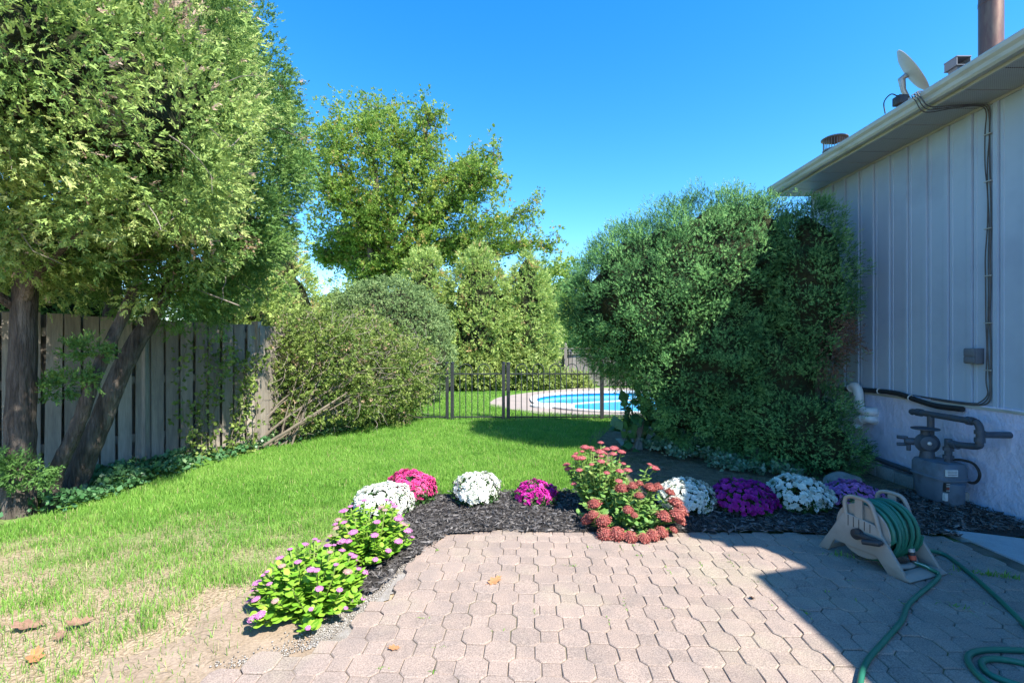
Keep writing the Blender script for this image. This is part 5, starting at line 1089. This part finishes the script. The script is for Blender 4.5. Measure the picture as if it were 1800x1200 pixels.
def gp_(x, y, z=0.0): a = G(x, y); return (a[0] * (1 - (PT + z) / H), a[1] * (1 - (PT + z) / H), PT + z)
hose('leader_hose', 'green hose with a pale stripe running from the reel towards the camera', [tuple(rl(.182, .05, .046)), tuple(rl(.22, .05, .05)), tuple(rl(.265, .05, .046)), tuple(rl(.31, .05, .016)), gp_(1600, 1058, .0125), gp_(1585, 1090, .0125), gp_(1555, 1125, .0125), gp_(1525, 1160, .0125), gp_(1513, 1195, .0125), gp_(1508, 1260, .0125)], .0115, (-.75, -.3, .6))
hose('supply_hose', 'green hose running from behind the reel across the shaded pavers', [tuple(rl(-.05, .13, .05)), tuple(rl(-.02, .19, .10)), tuple(rl(.06, .24, .06)), gp_(1655, 972, .0125), gp_(1700, 1003, .0125), gp_(1745, 1042, .0125), gp_(1800, 1096, .0125), gp_(1870, 1180, .0125), gp_(1900, 1300, .0125)], .0125)
hose('looped_hose', 'loose loops of green hose at the bottom right corner', [gp_(1930, 1165, .0125), gp_(1860, 1148, .0125), gp_(1790, 1142, .0125), gp_(1730, 1142, .0125), gp_(1703, 1151, .0125), gp_(1708, 1172, .0125), gp_(1745, 1205, .0125), gp_(1830, 1245, .02), gp_(1960, 1260, .03), gp_(1960, 1215, .03), gp_(1850, 1178, .0125), gp_(1775, 1160, .0125), gp_(1735, 1158, .0125), gp_(1726, 1168, .0125), gp_(1745, 1187, .0125), gp_(1800, 1206, .0125), gp_(1900, 1235, .0125)], .0125)

# ------------------------------------------------------------------ rock, fallen leaves
def stone(name, label, c, r, sd):
    bm = bmesh.new(); bmesh.ops.create_icosphere(bm, subdivisions=4, radius=1); rr = np.random.default_rng(sd); w = rr.normal(size=(6, 3)) * 1.3; ph = rr.random(6) * 6
    for v in bm.verts:
        q = np.array(v.co); s2 = 1 + .10 * sum(math.sin(float(w[k] @ q) * 1.6 + ph[k]) for k in range(6)) / 2; v.co = (c[0] + r[0] * q[0] * s2, c[1] + r[1] * q[1] * s2, c[2] + r[2] * q[2] * s2)
    me = bpy.data.meshes.new(name); bm.to_mesh(me); bm.free(); me.polygons.foreach_set('use_smooth', np.ones(len(me.polygons), dtype=bool)); o = link(name, me, M['rock']); return setp(o, label, 'rock')
a = G(1480, 858); stone('boulder', 'grey rounded boulder under the tip of the yew', (a[0], a[1], .06), (.17, .11, .09), 4)
a = G(688, 1012); stone('mulch_stone', 'small dark stone at the edge of the patio by the stonecrops', (a[0], a[1], .03), (.022, .016, .014), 6)
def oak_leaf(x, y, size, rot, label, mat, z0=0.0, curl=.18, tilt=(0, 0)):
    g = G(x, y); out = []; n_ = 28
    for k in range(n_):
        a = 2 * math.pi * k / n_; lobe = 1 + .30 * math.cos(a * 7); out.append((math.cos(a) * .5 * (1 + .12 * math.cos(a * 7)), math.sin(a) * .26 * lobe * (1.0 - .25 * math.cos(a))))
    V, F = [], []
    for (a_, b_) in out: V.append((a_, b_, curl * (a_ * a_ + 2.2 * b_ * b_)))
    V += [(a_, b_, z + .012) for a_, b_, z in V]; V += [(0, 0, -.0), (0, 0, .012)]; nn_ = n_
    F = [(k, (k + 1) % nn_, 2 * nn_) for k in range(nn_)] + [(nn_ + k, nn_ + (k + 1) % nn_, 2 * nn_ + 1) for k in range(nn_)] + [(k, (k + 1) % nn_, nn_ + (k + 1) % nn_, nn_ + k) for k in range(nn_)]
    mb = MB().add(V, F); mb.tube([(-.5, 0, .05), (-.62, .02, .07), (-.78, .05, .1)], .012, 5)
    me = mb.mesh('fallen_leaf', fix=False); me.materials.append(mat); o = bpy.data.objects.new('fallen_leaf', me); COL.objects.link(o)
    o.location = (g[0], g[1], z0 + .006); o.scale = (size,) * 3; o.rotation_euler = (tilt[0], tilt[1], rot); return setp(o, label, 'leaf', 'fallen leaves')
oak_leaf(870, 1031, .085, .6, 'orange oak leaf lying alone in the middle of the sunlit pavers', M['fallen'], PT, .35, (.35, -.2))
oak_leaf(693, 1152, .05, 0.1, 'small orange leaf on the pavers near the bottom of the picture', M['fallen'], PT, .3, (.2, .1))
oak_leaf(1322, 1062, .045, 1.2, 'small crumpled tan leaf near the shadow edge on the pavers', M['fallen_brown'], PT, .6, (.3, .4))
oak_leaf(50, 1108, .12, .5, 'large brown leaf in the thin grass at the far left', M['fallen_brown'], .02, .25, (.15, .2))
oak_leaf(138, 1104, .10, 1.0, 'brown curled leaf right of the large one in the thin grass', M['fallen_brown'], .02, .6, (.3, .2))
oak_leaf(108, 1126, .08, -.7, 'dark narrow leaf just below two brown leaves in the grass', M['fallen_brown'], .015, .5, (.4, 0))
oak_leaf(62, 1160, .10, 2.2, 'pale tan leaf in the bare patch by the bottom left corner', M['fallen'], .012, .4, (.2, -.2))

# moss and seedlings in the joints of the sunlit pavers
MX, MY = [], []
for k in range(46):
    j = R.randint(-13, -1); i = R.randint(-3, 11); a = (i + (0.5 if j % 2 else 0.0) + R.choice((-.19, .19, .31))) * PER; b_ = (j - .5) * PER / 2 - .012 + R.uniform(-.04, .04); c = PO + RX * a + RY * b_; nn_ = R.randint(3, 12); hor = R.random() < .5
    if c.x < patio_left(c.y) + .12 or c.x > SB - .2: continue
    for q in range(nn_): w = R.gauss(0, .022); MX.append(c.x + (w if hor else R.gauss(0, .002))); MY.append(c.y + (R.gauss(0, .002) if hor else w))
n = len(MX); V, F, tt = blades(n, np.array(MX), np.array(MY), rng.uniform(.006, .02, n), np.full(n, .006), rng.uniform(.2, .95, n), .9); V[:, 2] += PT - .006
setp(link('joint_moss', np_mesh('joint_moss', V, F, tt), GR), 'sparse moss and seedlings in the joints of the pavers', 'moss', kind='stuff')
